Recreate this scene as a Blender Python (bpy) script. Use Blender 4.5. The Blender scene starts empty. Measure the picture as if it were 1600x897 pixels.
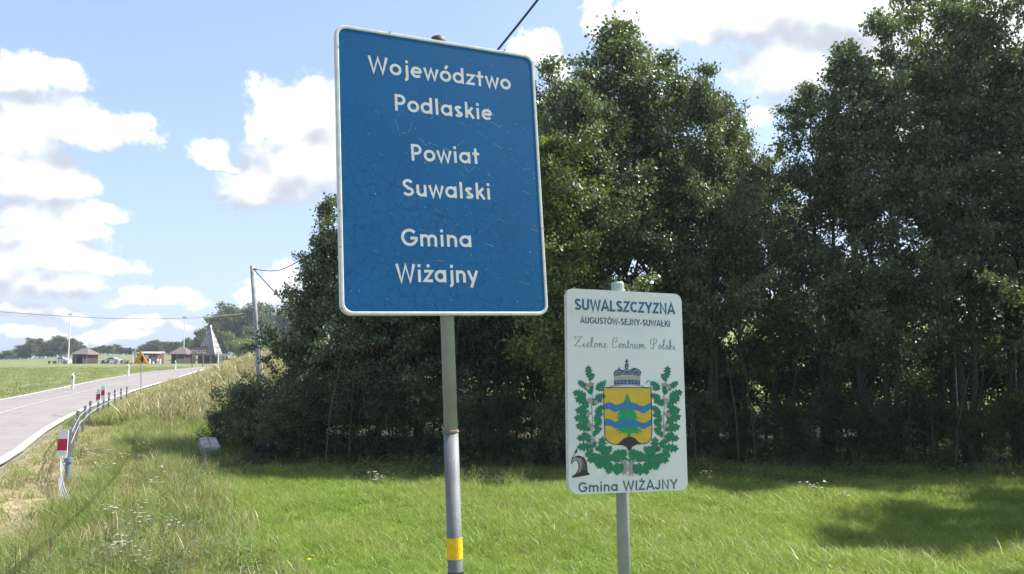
import bpy, math, random
import numpy as np
from mathutils import Vector, Matrix
random.seed(7)
RNG = np.random.default_rng(11)
SC = bpy.context.scene
COL = SC.collection

# ------------------------------------------------------------ camera
F, HZ, CZ = 1230.0, 562.0, 2.0
PITCH = math.atan((HZ - 448.5) / F)
CP, SP = math.cos(PITCH), math.sin(PITCH)
cam_data = bpy.data.cameras.new('camera')
cam = bpy.data.objects.new('camera', cam_data)
COL.objects.link(cam)
cam.location = (0, 0, CZ)
cam.rotation_euler = (math.pi / 2 + PITCH, 0, 0)
cam_data.sensor_width = 36
cam_data.lens = 36 * F / 1600
cam_data.clip_end = 5000
SC.camera = cam

# ------------------------------------------------------------ light
SUN_AZ, SUN_EL = math.radians(69), math.radians(50)     # azimuth to the right of the view
sun_dir = Vector((math.sin(SUN_AZ) * math.cos(SUN_EL), math.cos(SUN_AZ) * math.cos(SUN_EL), math.sin(SUN_EL)))
sd = bpy.data.lights.new('sun', 'SUN')
sd.energy = 4.9
sd.angle = math.radians(0.5)
sd.color = (1.0, 0.955, 0.88)
sun = bpy.data.objects.new('sun', sd)
COL.objects.link(sun)
sun.rotation_euler = sun_dir.to_track_quat('Z', 'Y').to_euler()
SC.view_settings.view_transform = 'Standard'
SC.view_settings.look = 'None'
SC.view_settings.exposure = 1.15
SC.view_settings.gamma = 1
SC.cycles.max_bounces = 6
SC.cycles.diffuse_bounces = 3
SC.cycles.glossy_bounces = 2
SC.cycles.transmission_bounces = 4
SC.cycles.transparent_max_bounces = 6
SC.cycles.use_denoising = True

# ------------------------------------------------------------ sky
def px_dir(u, v):
    X = (u - 800) / F
    Y = (448.5 - v) / F
    return np.array([X, CP - SP * Y, SP + CP * Y])

def azel(u, v):
    d = px_dir(u, v)
    return math.atan2(d[0], d[1]), math.asin(d[2] / np.linalg.norm(d))

CLOUDS = [(60, 102, 62, 20), (15, 112, 34, 26), (60, 172, 74, 34), (115, 192, 60, 32), (170, 205, 58, 26), (212, 196, 22, 24),
 (35, 262, 72, 44), (96, 282, 40, 30), (25, 218, 50, 36), (50, 330, 88, 20), (140, 336, 40, 12), (35, 388, 66, 40), (100, 385, 58, 30),
 (150, 412, 55, 15), (60, 440, 88, 20), (10, 430, 46, 36), (40, 482, 66, 12), (115, 488, 34, 9),
 (252, 472, 60, 11), (226, 458, 20, 15), (262, 462, 20, 12), (290, 466, 24, 14), (322, 232, 30, 24), (352, 251, 34, 8),
 (452, 182, 62, 46), (505, 168, 60, 50), (480, 246, 92, 62), (425, 288, 88, 38), (404, 200, 22, 20), (570, 230, 90, 84),
 (404, 452, 34, 20), (436, 440, 26, 26), (835, 84, 42, 26), (862, 108, 26, 18), (1010, 30, 80, 46), (935, 36, 36, 34),
 (1150, 14, 150, 42), (1330, 20, 160, 62), (1275, 88, 120, 60), (1190, 186, 26, 22), (1500, 60, 200, 120), (60, 516, 120, 10), (215, 512, 70, 8)]

def newmat(name):
    m = bpy.data.materials.new(name)
    m.use_nodes = True
    nt = m.node_tree
    return m, nt, nt.nodes, nt.links

def math_node(nt, op, a, b=None, c=None, clamp=False):
    n = nt.nodes.new('ShaderNodeMath')
    n.operation = op
    n.use_clamp = clamp
    for i, x in enumerate((a, b, c)):
        if x is None:
            continue
        if isinstance(x, (int, float)):
            n.inputs[i].default_value = x
        else:
            nt.links.new(x, n.inputs[i])
    return n.outputs[0]

def vmath(nt, op, a, b=None, c=None):
    n = nt.nodes.new('ShaderNodeVectorMath')
    n.operation = op
    for i, x in enumerate((a, b, c)):
        if x is None:
            continue
        if isinstance(x, (tuple, list)):
            n.inputs[i].default_value = x
        else:
            nt.links.new(x, n.inputs[i])
    return n.outputs['Value'] if op in ('LENGTH', 'DOT_PRODUCT', 'DISTANCE') else n.outputs['Vector']

def noise(nt, vec, scale, detail=4, rough=0.55, out='Fac', dist=0.0):
    n = nt.nodes.new('ShaderNodeTexNoise')
    n.inputs['Scale'].default_value = scale
    n.inputs['Detail'].default_value = detail
    n.inputs['Roughness'].default_value = rough
    n.inputs['Distortion'].default_value = dist
    if vec is not None:
        nt.links.new(vec, n.inputs['Vector'])
    return n.outputs[out]

def maprange(nt, v, a, b, c=0.0, d=1.0, smooth=True):
    n = nt.nodes.new('ShaderNodeMapRange')
    n.interpolation_type = 'SMOOTHSTEP' if smooth else 'LINEAR'
    nt.links.new(v, n.inputs[0])
    for i, x in zip((1, 2, 3, 4), (a, b, c, d)):
        n.inputs[i].default_value = x
    return n.outputs[0]

def mixcol(nt, fac, a, b, blend='MIX'):
    n = nt.nodes.new('ShaderNodeMix')
    n.data_type = 'RGBA'
    n.blend_type = blend
    for i, x in ((0, fac), (6, a), (7, b)):
        if isinstance(x, (int, float)):
            n.inputs[i].default_value = x
        elif isinstance(x, (tuple, list)):
            n.inputs[i].default_value = (*x[:3], 1)
        else:
            nt.links.new(x, n.inputs[i])
    return n.outputs[2]

def build_world():
    w = bpy.data.worlds.new('World')
    SC.world = w
    w.use_nodes = True
    w.cycles.sampling_method = 'MANUAL'
    w.cycles.sample_map_resolution = 512
    nt = w.node_tree
    nt.nodes.clear()
    # cloud density as a function of (azimuth, elevation)
    g = bpy.data.node_groups.new('cloud_density', 'ShaderNodeTree')
    g.interface.new_socket('P', in_out='INPUT', socket_type='NodeSocketVector')
    g.interface.new_socket('D', in_out='OUTPUT', socket_type='NodeSocketFloat')
    gi, go = g.nodes.new('NodeGroupInput'), g.nodes.new('NodeGroupOutput')
    P = gi.outputs[0]
    w1 = noise(g, P, 9.0, 3, 0.5, 'Color')
    w2 = noise(g, P, 30.0, 3, 0.6, 'Color')
    o1 = vmath(g, 'MULTIPLY', vmath(g, 'SUBTRACT', w1, (.5, .5, .5)), (.07, .05, 0))
    o2 = vmath(g, 'MULTIPLY', vmath(g, 'SUBTRACT', w2, (.5, .5, .5)), (.03, .024, 0))
    Q = vmath(g, 'ADD', vmath(g, 'ADD', P, o1), o2)
    best = None
    for (u, v, rx, ry) in CLOUDS:
        a, e = azel(u, v)
        ia, ie = F / (rx * 1.12), F / (ry * 1.12)
        q = vmath(g, 'MULTIPLY_ADD', Q, (ia, ie, 0), (-a * ia, -e * ie, 0))
        ln = vmath(g, 'LENGTH', q)
        best = ln if best is None else math_node(g, 'SMOOTH_MIN', best, ln, 0.25)
    blob = math_node(g, 'SUBTRACT', 1.0, best)
    blob = math_node(g, 'MAXIMUM', math_node(g, 'MULTIPLY_ADD', blob, 1.35, .12), -1.2)
    # the rest of the sky: the same kind of broken cumulus
    sep = g.nodes.new('ShaderNodeSeparateXYZ')
    g.links.new(P, sep.inputs[0])
    az, el = sep.outputs[0], sep.outputs[1]
    aaz = math_node(g, 'ABSOLUTE', az)
    outside = math_node(g, 'MAXIMUM', maprange(g, aaz, .62, .85), maprange(g, el, .52, .75))
    st = vmath(g, 'MULTIPLY', P, (1.0, 2.0, 1))
    big = noise(g, st, 2.6, 5, 0.55)
    gen = math_node(g, 'MULTIPLY', math_node(g, 'SUBTRACT', big, .52), 5.0)
    gen = math_node(g, 'SUBTRACT', math_node(g, 'MULTIPLY', gen, outside), math_node(g, 'MULTIPLY', math_node(g, 'SUBTRACT', 1.0, outside), 1.0))
    D = math_node(g, 'MAXIMUM', blob, gen)
    f = noise(g, P, 20.0, 8, 0.68)
    D = math_node(g, 'ADD', D, math_node(g, 'MULTIPLY', math_node(g, 'SUBTRACT', f, .5), 1.9))
    D = math_node(g, 'ADD', D, math_node(g, 'MULTIPLY', math_node(g, 'SUBTRACT', noise(g, P, 62.0, 5, .6), .5), 1.3))
    g.links.new(D, go.inputs[0])
    g.interface.new_socket('S', in_out='OUTPUT', socket_type='NodeSocketFloat')
    lo = noise(g, P, 13.0, 3, 0.5)
    g.links.new(math_node(g, 'ADD', math_node(g, 'MAXIMUM', blob, gen), math_node(g, 'MULTIPLY', math_node(g, 'SUBTRACT', lo, .5), 2.6)), go.inputs[1])

    tc = nt.nodes.new('ShaderNodeTexCoord')
    sp = nt.nodes.new('ShaderNodeSeparateXYZ')
    nt.links.new(tc.outputs['Generated'], sp.inputs[0])
    az = math_node(nt, 'ARCTAN2', sp.outputs[0], sp.outputs[1])
    el = math_node(nt, 'ARCSINE', sp.outputs[2])
    cb = nt.nodes.new('ShaderNodeCombineXYZ')
    nt.links.new(az, cb.inputs[0]); nt.links.new(el, cb.inputs[1])
    P = cb.outputs[0]
    def dens(p):
        n = nt.nodes.new('ShaderNodeGroup'); n.node_tree = g
        nt.links.new(p, n.inputs[0]); return n.outputs
    D0, S0 = dens(P)[:2]
    S1 = dens(vmath(nt, 'ADD', P, (.014, .034, 0)))[1]
    mask = maprange(nt, D0, -0.05, 0.62)
    above = maprange(nt, el, -0.01, 0.03)
    mask = math_node(nt, 'MULTIPLY', mask, above)
    lit = math_node(nt, 'SUBTRACT', S0, S1)
    lit = math_node(nt, 'ADD', lit, math_node(nt, 'MULTIPLY', math_node(nt, 'SUBTRACT', S0, D0), -.12))
    lit = maprange(nt, lit, -.78, 0.62)
    sky = nt.nodes.new('ShaderNodeTexSky')
    sky.sky_type = 'NISHITA'
    sky.sun_disc = False
    sky.sun_elevation = SUN_EL
    sky.sun_rotation = SUN_AZ
    sky.air_density = 1.0
    sky.dust_density = 1.6
    sky.ozone_density = 1.0
    bg1 = nt.nodes.new('ShaderNodeBackground')
    nt.links.new(sky.outputs[0], bg1.inputs[0])
    bg1.inputs[1].default_value = 0.11
    # thin veil of water haze low in the sky, and the clouds themselves
    ccol = mixcol(nt, lit, (.46, .50, .57), (.93, .95, .98))
    bg2 = nt.nodes.new('ShaderNodeBackground')
    nt.links.new(ccol, bg2.inputs[0])
    bg2.inputs[1].default_value = 0.64
    mx = nt.nodes.new('ShaderNodeMixShader')
    nt.links.new(mask, mx.inputs[0]); nt.links.new(bg1.outputs[0], mx.inputs[1]); nt.links.new(bg2.outputs[0], mx.inputs[2])
    veil = nt.nodes.new('ShaderNodeBackground')
    veil.inputs[0].default_value = (.46, .60, .90, 1)
    veil.inputs[1].default_value = .56
    vf = math_node(nt, 'MULTIPLY', maprange(nt, el, 0.9, -0.05, 0.0, 1.0, False), 0.52)
    vf = math_node(nt, 'ADD', vf, 0.10)
    mv = nt.nodes.new('ShaderNodeMixShader')
    nt.links.new(vf, mv.inputs[0]); nt.links.new(bg1.outputs[0], mv.inputs[1]); nt.links.new(veil.outputs[0], mv.inputs[2])
    nt.links.new(mv.outputs[0], mx.inputs[1])
    out = nt.nodes.new('ShaderNodeOutputWorld')
    nt.links.new(mx.outputs[0], out.inputs[0])
build_world()

# ------------------------------------------------------------ helpers
def smooth(x):
    x = np.clip(x, 0, 1)
    return x * x * (3 - 2 * x)

def props(o, label=None, cat=None, group=None, kind=None):
    if label: o['label'] = label
    if cat: o['category'] = cat
    if group: o['group'] = group
    if kind: o['kind'] = kind
    return o

def empty(name, loc, label=None, cat=None, group=None):
    o = bpy.data.objects.new(name, None)
    o.empty_display_size = .2
    o.location = loc
    COL.objects.link(o)
    return props(o, label, cat, group)

def origin_of(o):
    p = Vector((0, 0, 0))
    while o is not None:
        p = p + o.location
        o = o.parent
    return p

class MB:
    """collects world-space geometry; .obj() links it as one mesh object"""
    def __init__(s): s.v = []; s.f = []; s.m = []
    def add(s, vs, fs, mi=0):
        k = len(s.v)
        s.v += [tuple(map(float, x)) for x in vs]
        s.f += [tuple(k + i for i in f) for f in fs]
        s.m += [mi] * len(fs)
        return s
    def box(s, c, size, rz=0, mi=0, ax=None):
        c = Vector(c)
        if ax is None:
            ax = (Vector((math.cos(rz), math.sin(rz), 0)), Vector((-math.sin(rz), math.cos(rz), 0)), Vector((0, 0, 1)))
        h = [a * (d / 2) for a, d in zip(ax, size)]
        vs = [c + h[0] * i + h[1] * j + h[2] * k for i in (-1, 1) for j in (-1, 1) for k in (-1, 1)]
        return s.add(vs, [(0, 1, 3, 2), (4, 6, 7, 5), (0, 4, 5, 1), (2, 3, 7, 6), (0, 2, 6, 4), (1, 5, 7, 3)], mi)
    def tube(s, pts, r, n=8, mi=0, cap=True):
        pts = [Vector(p) for p in pts]
        rs = r if isinstance(r, (list, tuple)) else [r] * len(pts)
        vs = []
        up = Vector((0.13, 0.21, 1)).normalized()
        d0 = (pts[-1] - pts[0]).normalized()
        if abs(d0.dot(up)) > .9: up = Vector((0, 1, .1)).normalized()
        for i, p in enumerate(pts):
            d = (pts[min(i + 1, len(pts) - 1)] - pts[max(i - 1, 0)]).normalized()
            a = d.cross(up).normalized(); b = d.cross(a)
            for j in range(n):
                t = 2 * math.pi * j / n
                vs.append(p + a * (math.cos(t) * rs[i]) + b * (math.sin(t) * rs[i]))
        fs = []
        for i in range(len(pts) - 1):
            for j in range(n):
                k = (j + 1) % n
                fs.append((i * n + j, i * n + k, (i + 1) * n + k, (i + 1) * n + j))
        if cap:
            fs.append(tuple(range(n))[::-1])
            fs.append(tuple((len(pts) - 1) * n + j for j in range(n)))
        return s.add(vs, fs, mi)
    def obj(s, name, mats, parent=None, smooth_=False, **kw):
        return raw_obj(name, np.array(s.v, dtype=float), s.f, mats, parent, s.m, smooth_, **kw)

def raw_obj(name, v, f, mats, parent=None, mi=None, smooth_=False, **kw):
    me = bpy.data.meshes.new(name)
    off = origin_of(parent) if parent else Vector((0, 0, 0))
    v = v - np.array(off)
    me.from_pydata(v.tolist(), [], f)
    for m in (mats if isinstance(mats, (list, tuple)) else [mats]):
        me.materials.append(m)
    if mi is not None and max(mi, default=0) > 0:
        me.polygons.foreach_set('material_index', mi)
    if smooth_:
        me.polygons.foreach_set('use_smooth', [True] * len(me.polygons))
    me.update()
    o = bpy.data.objects.new(name, me)
    COL.objects.link(o)
    if parent: o.parent = parent
    return props(o, **kw)

def fast_mesh(name, v, quads, mats, tris=None):
    """numpy: v (n,3); quads (m,4)"""
    me = bpy.data.meshes.new(name)
    nq = len(quads); nt_ = 0 if tris is None else len(tris)
    me.vertices.add(len(v)); me.vertices.foreach_set('co', v.astype(np.float32).ravel())
    loops = quads.ravel() if nt_ == 0 else np.concatenate([quads.ravel(), tris.ravel()])
    me.loops.add(len(loops)); me.loops.foreach_set('vertex_index', loops.astype(np.int32))
    me.polygons.add(nq + nt_)
    st = np.concatenate([np.arange(nq) * 4, nq * 4 + np.arange(nt_) * 3]).astype(np.int32)
    me.polygons.foreach_set('loop_start', st)
    for m in (mats if isinstance(mats, (list, tuple)) else [mats]):
        me.materials.append(m)
    me.update(calc_edges=True)
    me.validate()
    return me

def link(name, data, parent=None, loc=None, **kw):
    o = bpy.data.objects.new(name, data)
    COL.objects.link(o)
    if parent: o.parent = parent
    if loc is not None: o.location = loc
    return props(o, **kw)

def copy_tree(o, parent=None):
    c = o.copy(); COL.objects.link(c); c.parent = parent
    for ch in list(o.children): copy_tree(ch, c)
    return c

# ------------------------------------------------------------ materials
def principled(name, col, rough=.7, metal=0.0, var=0.0, scale=8.0, col2=None, bump=0.0, bscale=60, spec=.4, coord='Object', dirt=None):
    m, nt, N, L = newmat(name)
    b = N['Principled BSDF']
    b.inputs['Roughness'].default_value = rough
    b.inputs['Metallic'].default_value = metal
    b.inputs['Specular IOR Level'].default_value = spec
    tc = N.new('ShaderNodeTexCoord')
    vec = tc.outputs[coord]
    if var > 0 or col2:
        c2 = col2 or tuple(x * (1 - var) for x in col)
        f = maprange(nt, noise(nt, vec, scale, 5, .6), .32, .68)
        c = mixcol(nt, f, col, c2)
        if dirt:
            f2 = maprange(nt, noise(nt, vec, dirt[1], 4, .6), dirt[2], dirt[2] + .1)
            c = mixcol(nt, math_node(nt, 'MULTIPLY', f2, dirt[3]), c, dirt[0])
        L.new(c, b.inputs['Base Color'])
    else:
        b.inputs['Base Color'].default_value = (*col, 1)
    if bump > 0:
        bn = N.new('ShaderNodeBump')
        bn.inputs['Strength'].default_value = bump
        bn.inputs['Distance'].default_value = .02
        L.new(noise(nt, vec, bscale, 4, .6), bn.inputs['Height'])
        L.new(bn.outputs[0], b.inputs['Normal'])
    return m

def foliage(name, c1, c2, c3=None, trans=.45, gloss=.12, island=True, tint=(1.25, 1.15, .45), patch=0.0, patch_col=None):
    """thin leaves: diffuse + translucent + a little sheen, colour per leaf and per plant"""
    m, nt, N, L = newmat(name)
    N.clear()
    geo = N.new('ShaderNodeNewGeometry')
    oi = N.new('ShaderNodeObjectInfo')
    tc = N.new('ShaderNodeTexCoord')
    r = geo.outputs['Random Per Island'] if island else oi.outputs['Random']
    c = mixcol(nt, r, c1, c2)
    if c3:
        f = maprange(nt, noise(nt, tc.outputs['Object'], .9 if island else 3.0, 3, .6), .48, .66)
        c = mixcol(nt, math_node(nt, 'MULTIPLY', f, .75), c, c3)
    wn = noise(nt, geo.outputs['Position'], .55, 3, .6)
    c = mixcol(nt, math_node(nt, 'MULTIPLY', maprange(nt, wn, .46, .66), patch), c, patch_col or c1)
    v = maprange(nt, oi.outputs['Random'], 0, 1, .82, 1.18, False)
    c = vmath(nt, 'MULTIPLY', c, cmb(nt, v))
    d = N.new('ShaderNodeBsdfDiffuse'); L.new(c, d.inputs[0])
    t = N.new('ShaderNodeBsdfTranslucent'); L.new(vmath(nt, 'MULTIPLY', c, tint), t.inputs[0])
    gl = N.new('ShaderNodeBsdfGlossy'); gl.inputs['Roughness'].default_value = .55
    gl.inputs[0].default_value = (.72, .76, .66, 1)
    m1 = N.new('ShaderNodeMixShader'); m1.inputs[0].default_value = trans
    L.new(d.outputs[0], m1.inputs[1]); L.new(t.outputs[0], m1.inputs[2])
    fr = N.new('ShaderNodeFresnel'); fr.inputs[0].default_value = 1.4
    m2 = N.new('ShaderNodeMixShader'); L.new(math_node(nt, 'ADD', math_node(nt, 'MULTIPLY', fr.outputs[0], gloss * 3), gloss * .3, clamp=True), m2.inputs[0])
    L.new(m1.outputs[0], m2.inputs[1]); L.new(gl.outputs[0], m2.inputs[2])
    o = N.new('ShaderNodeOutputMaterial'); L.new(m2.outputs[0], o.inputs[0])
    return m

def cmb(nt, v):
    n = nt.nodes.new('ShaderNodeCombineXYZ')
    for i in range(3): nt.links.new(v, n.inputs[i])
    return n.outputs[0]

M = {}
M['galv'] = principled('galvanised_steel', (.175, .19, .20), .6, .1, scale=9, col2=(.12, .13, .14), bump=.15, bscale=90, dirt=((.16, .09, .05), 14, .66, .5))
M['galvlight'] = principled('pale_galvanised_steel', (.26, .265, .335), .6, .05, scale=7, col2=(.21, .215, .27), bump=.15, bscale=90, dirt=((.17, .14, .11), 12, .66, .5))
M['galv_far'] = principled('weathered_steel', (.36, .37, .38), .6, .2, scale=5, col2=(.25, .27, .28))
M['rust'] = principled('rusty_steel', (.15, .09, .06), .85, 0, scale=40, col2=(.21, .19, .17))
M['cap'] = principled('rusty_cap_plastic', (.055, .04, .042), .6, 0, scale=30, col2=(.12, .06, .04))
M['greencap'] = principled('pale_plastic_cap', (.34, .43, .39), .6, 0, scale=50, col2=(.24, .33, .30))
M['tape'] = principled('yellow_tape', (.80, .52, .01), .45, 0, scale=40, col2=(.66, .40, .01), dirt=((.22, .12, .02), 45, .62, .9))
M['blacktape'] = principled('black_tape', (.02, .02, .02), .5)
M['white'] = principled('white_paint', (.78, .79, .80), .5, 0, scale=12, col2=(.68, .69, .69))
M['rim'] = principled('white_sign_rim', (.56, .58, .59), .45, 0, scale=20, col2=(.45, .47, .48), dirt=((.16, .11, .08), 30, .69, .8))
M['letter'] = principled('white_reflective_film', (.54, .54, .55), .45, 0, scale=25, col2=(.48, .48, .50), bump=.05)
M['scratch'] = principled('scuffed_film', (.17, .32, .47), .6)
M['redfilm'] = principled('red_reflective_film', (.52, .015, .05), .5, 0, scale=20, col2=(.42, .012, .04))
M['cable'] = principled('black_cable', (.035, .045, .05), .6, 0, scale=20, col2=(.05, .055, .06))
M['wire'] = principled('grey_wire', (.11, .12, .13), .6)
M['concrete'] = principled('weathered_concrete', (.42, .41, .39), .9, 0, scale=3.5, col2=(.27, .26, .245), bump=.4, bscale=25, dirt=((.12, .12, .10), 7, .60, .6))
M['bark'] = principled('alder_bark', (.085, .075, .062), .95, 0, scale=14, col2=(.04, .036, .03), bump=.6, bscale=30)
M['stalk'] = foliage('brown_seed_stalks', (.17, .12, .07), (.26, .19, .11), None, .3, .03, tint=(1, 1, .8))
M['deadwood'] = principled('dead_stems', (.085, .065, .05), .95, 0, scale=6, col2=(.05, .04, .035))
M['wood'] = principled('grey_planks', (.20, .16, .135), .9, 0, scale=4, col2=(.12, .10, .09))
M['darkwood'] = principled('dark_stained_planks', (.055, .035, .032), .9, 0, scale=4, col2=(.035, .025, .025))
M['stonewall'] = principled('pale_stone_wall', (.36, .33, .31), .95, 0, scale=3, col2=(.22, .20, .19), bump=.3)
M['shingle'] = principled('brown_roof_sheet', (.155, .115, .10), .9, 0, scale=2.5, col2=(.115, .088, .08), bump=.3)
M['pinkroof'] = principled('pink_roof_sheet', (.42, .35, .33), .7, 0, scale=2, col2=(.30, .24, .23))
M['thatch'] = principled('grey_shingle_cladding', (.22, .21, .215), .9, 0, scale=1.5, col2=(.15, .145, .15), bump=.4, bscale=8)
M['redwall'] = principled('red_brown_wall', (.16, .06, .05), .9, 0, scale=3, col2=(.11, .05, .04))
M['yellow'] = principled('yellow_sign_film', (.76, .40, .03), .6, 0, scale=4, col2=(.62, .31, .03))
M['black'] = principled('black_paint', (.02, .02, .022), .6)
M['silver'] = principled('silver_car_paint', (.42, .44, .46), .35, .5)
M['glassdark'] = principled('dark_glass', (.03, .035, .04), .15)

def blue_face():
    m, nt, N, L = newmat('blue_reflective_film')
    b = N['Principled BSDF']
    tc = N.new('ShaderNodeTexCoord'); P = tc.outputs['Object']
    base = mixcol(nt, maprange(nt, noise(nt, P, 3.0, 4, .6), .3, .7), (.001, .079, .232), (.002, .089, .252))
    vo = N.new('ShaderNodeTexVoronoi'); vo.feature = 'DISTANCE_TO_EDGE'; vo.inputs['Scale'].default_value = 17
    wv = vmath(nt, 'ADD', P, vmath(nt, 'MULTIPLY', noise(nt, P, 18, 3, .6, 'Color'), (.05, .05, .05)))
    L.new(wv, vo.inputs['Vector'])
    crack = maprange(nt, vo.outputs[0], 0.0, .06, 1, 0)
    # crazing is strongest over the lower and left part of the film
    sx = N.new('ShaderNodeSeparateXYZ'); L.new(P, sx.inputs[0])
    zone = math_node(nt, 'ADD', math_node(nt, 'MULTIPLY', sx.outputs[2], -.9), math_node(nt, 'MULTIPLY', sx.outputs[0], -.55))
    zone = math_node(nt, 'ADD', zone, math_node(nt, 'MULTIPLY', noise(nt, P, 4.5, 3, .5), 1.5))
    zz = maprange(nt, zone, -2.0, -1.25)
    vf = N.new('ShaderNodeTexVoronoi'); vf.feature = 'DISTANCE_TO_EDGE'; vf.inputs['Scale'].default_value = 48
    L.new(wv, vf.inputs['Vector'])
    fine = math_node(nt, 'MULTIPLY', maprange(nt, vf.outputs[0], 0, .07, 1, 0), .3)
    cf = math_node(nt, 'MULTIPLY', math_node(nt, 'MAXIMUM', crack, fine), math_node(nt, 'MULTIPLY', zz, .62))
    c = mixcol(nt, cf, base, (.003, .035, .115))
    sp = maprange(nt, noise(nt, P, 75, 2, .5), .745, .77)
    c = mixcol(nt, math_node(nt, 'MULTIPLY', sp, .55), c, (.35, .5, .65))
    L.new(c, b.inputs['Base Color'])
    b.inputs['Roughness'].default_value = .38
    b.inputs['Specular IOR Level'].default_value = .22
    bn = N.new('ShaderNodeBump'); bn.inputs['Strength'].default_value = .12; bn.inputs['Distance'].default_value = .004
    L.new(math_node(nt, 'SUBTRACT', noise(nt, P, 7, 3, .5), cf), bn.inputs['Height']); L.new(bn.outputs[0], b.inputs['Normal'])
    return m
M['blueface'] = blue_face()
M['whiteface'] = principled('white_sign_face', (.62, .61, .68), .45, 0, scale=2.2, col2=(.575, .57, .635), dirt=((.40, .42, .40), 26, .66, .5))

M['leafA'] = foliage('alder_leaves_dark', (.050, .090, .042), (.098, .148, .066), (.085, .135, .052), .46, .16)
M['leafB'] = foliage('alder_leaves_mid', (.062, .105, .045), (.112, .165, .068), (.12, .165, .055), .46, .14)
M['leafC'] = foliage('yellow_green_leaves', (.11, .165, .035), (.18, .23, .05), None, .48, .10)
M['leafF'] = foliage('far_leaves', (.058, .105, .036), (.095, .145, .048), (.10, .13, .045), .35, .05)
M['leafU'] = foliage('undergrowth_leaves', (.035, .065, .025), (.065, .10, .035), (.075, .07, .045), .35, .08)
M['leafL'] = foliage('light_bush_leaves', (.10, .17, .03), (.15, .21, .05), None, .42, .06)
M['grass'] = foliage('meadow_grass_blades', (.185, .27, .05), (.27, .37, .085), (.30, .36, .11), .48, .03, tint=(1.15, 1.18, .6), patch=.5, patch_col=(.30, .34, .11))
M['verge'] = foliage('verge_grass_blades', (.165, .225, .06), (.27, .32, .11), (.34, .32, .19), .45, .04, tint=(1.15, 1.12, .65), patch=.5, patch_col=(.30, .27, .15))
M['dry'] = foliage('dry_grass_blades', (.31, .285, .15), (.42, .385, .23), (.21, .235, .09), .35, .03, tint=(1.1, 1.05, .7))
M['straw'] = foliage('mown_straw', (.34, .28, .16), (.46, .38, .24), (.22, .21, .09), .2, .05, tint=(1, 1, .8))
M['petal'] = foliage('white_petals', (.70, .70, .66), (.80, .80, .76), None, .3, .02, tint=(1, 1, 1))
# ------------------------------------------------------------ terrain
def zr(Y): return 1.15 * smooth((np.asarray(Y, float) - 40) / 70)

def ray_at(u, v, Y):
    d = px_dir(u, v)
    return Vector((d[0] / d[1] * Y, Y, CZ + d[2] / d[1] * Y))

def flat_hit(u, v):
    d = px_dir(u, v)
    Y = 3.0
    while Y < 600:
        if CZ + d[2] / d[1] * Y <= float(zr(Y)): break
        Y *= 1.002
    return d[0] / d[1] * Y, Y

RIGHT = [flat_hit(u, v) for u, v in ((0, 741), (40, 699), (99, 656), (142, 637), (199, 613), (246, 600), (290, 587), (325, 576))]
LEFT = [flat_hit(u, v) for u, v in ((0, 624), (87, 607), (154, 593), (220, 582.5), (275, 576.8), (322, 573.2))]
y_, x_ = [p[1] for p in RIGHT], [p[0] for p in RIGHT]
ex = (x_[-1] - x_[-2]) / (y_[-1] - y_[-2])
RY = np.array([-40, -8, 6] + y_ + [y_[-1] + 60]); RX = np.array([-3, -5.2, -7.2] + x_ + [x_[-1] + ex * 45])
ly_, lx_ = [p[1] for p in LEFT], [p[0] for p in LEFT]
lw = np.interp(ly_[0], RY, RX) - lx_[0]
exl = (lx_[-1] - lx_[-2]) / (ly_[-1] - ly_[-2])
LY = np.array([-40, -8, 6, 14, 25] + ly_ + [y_[-1] + 60])
LX = np.array([float(np.interp(t, RY, RX)) - 6.0 for t in (-40, -8, 6)] + [float(np.interp(t, RY, RX)) - lw * k for t, k in ((14, 1.05), (25, 1.0))] + lx_ + [lx_[-1] + exl * (y_[-1] + 60 - ly_[-1])])
def smooth_interp(Y, ys, xs):
    Y = np.asarray(Y, float); acc = 0
    w = 1.0 + np.abs(Y) * .08
    for k in (-1.5, -.75, 0, .75, 1.5): acc = acc + np.interp(Y + k * w, ys, xs)
    return acc / 5
def road_r(Y): return smooth_interp(Y, RY, RX)
def road_l(Y): return smooth_interp(Y, LY, LX)
ROAD_END = y_[-1] + 55

def height(X, Y):
    X = np.asarray(X, float); Y = np.asarray(Y, float)
    base = zr(Y)
    t = X - road_r(Y)
    tl = road_l(Y) - X
    ratio = X / np.maximum(Y, 20)
    far = smooth((Y - 170) / 110) * (0.7 + 1.9 * smooth((ratio + .66) / .16))
    far = far * smooth((0.05 - ratio) / .1)
    right = smooth((X + 13) / 9)
    bank = 2.15 * smooth((Y - 19) / 26) * smooth((t - 1.2) / 8) * (1 - right)
    bank = bank * (1 - .35 * smooth((Y - 75) / 50))
    bank = np.maximum(bank - base * .6 * smooth((t - 1.2) / 8), 0)
    hill = .066 * np.clip(Y - 27, 0, 150) * right
    ditch = -.12 * smooth((t - .8) / 3) * (1 - smooth((Y - 16) / 10)) * smooth((Y - 6) / 4)
    bump = .05 * np.sin(X * .9 + Y * .35) * np.sin(Y * .55 - X * .2) + .025 * np.sin(X * 2.7 + 1) * np.sin(Y * 2.2)
    offroad = smooth((np.maximum(t, tl) - .2) / 1.2)
    near = .38 * smooth((6.3 - Y) / 5) * smooth((6 - np.abs(X)) / 5)
    h = base + far + bank + hill + ditch + near + bump * offroad
    inside = (t < .12) & (tl < .12) & (Y < ROAD_END) & (Y > -38)
    return np.where(inside, h - .06, h)

def H(x, y): return float(height(x, y))

def ground_at(u, v):
    d = px_dir(u, v); Y = 2.5
    while Y < 500:
        X = d[0] / d[1] * Y
        if CZ + d[2] / d[1] * Y <= H(X, Y): break
        Y *= 1.003
    return Vector((d[0] / d[1] * Y, Y, H(d[0] / d[1] * Y, Y)))

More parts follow.
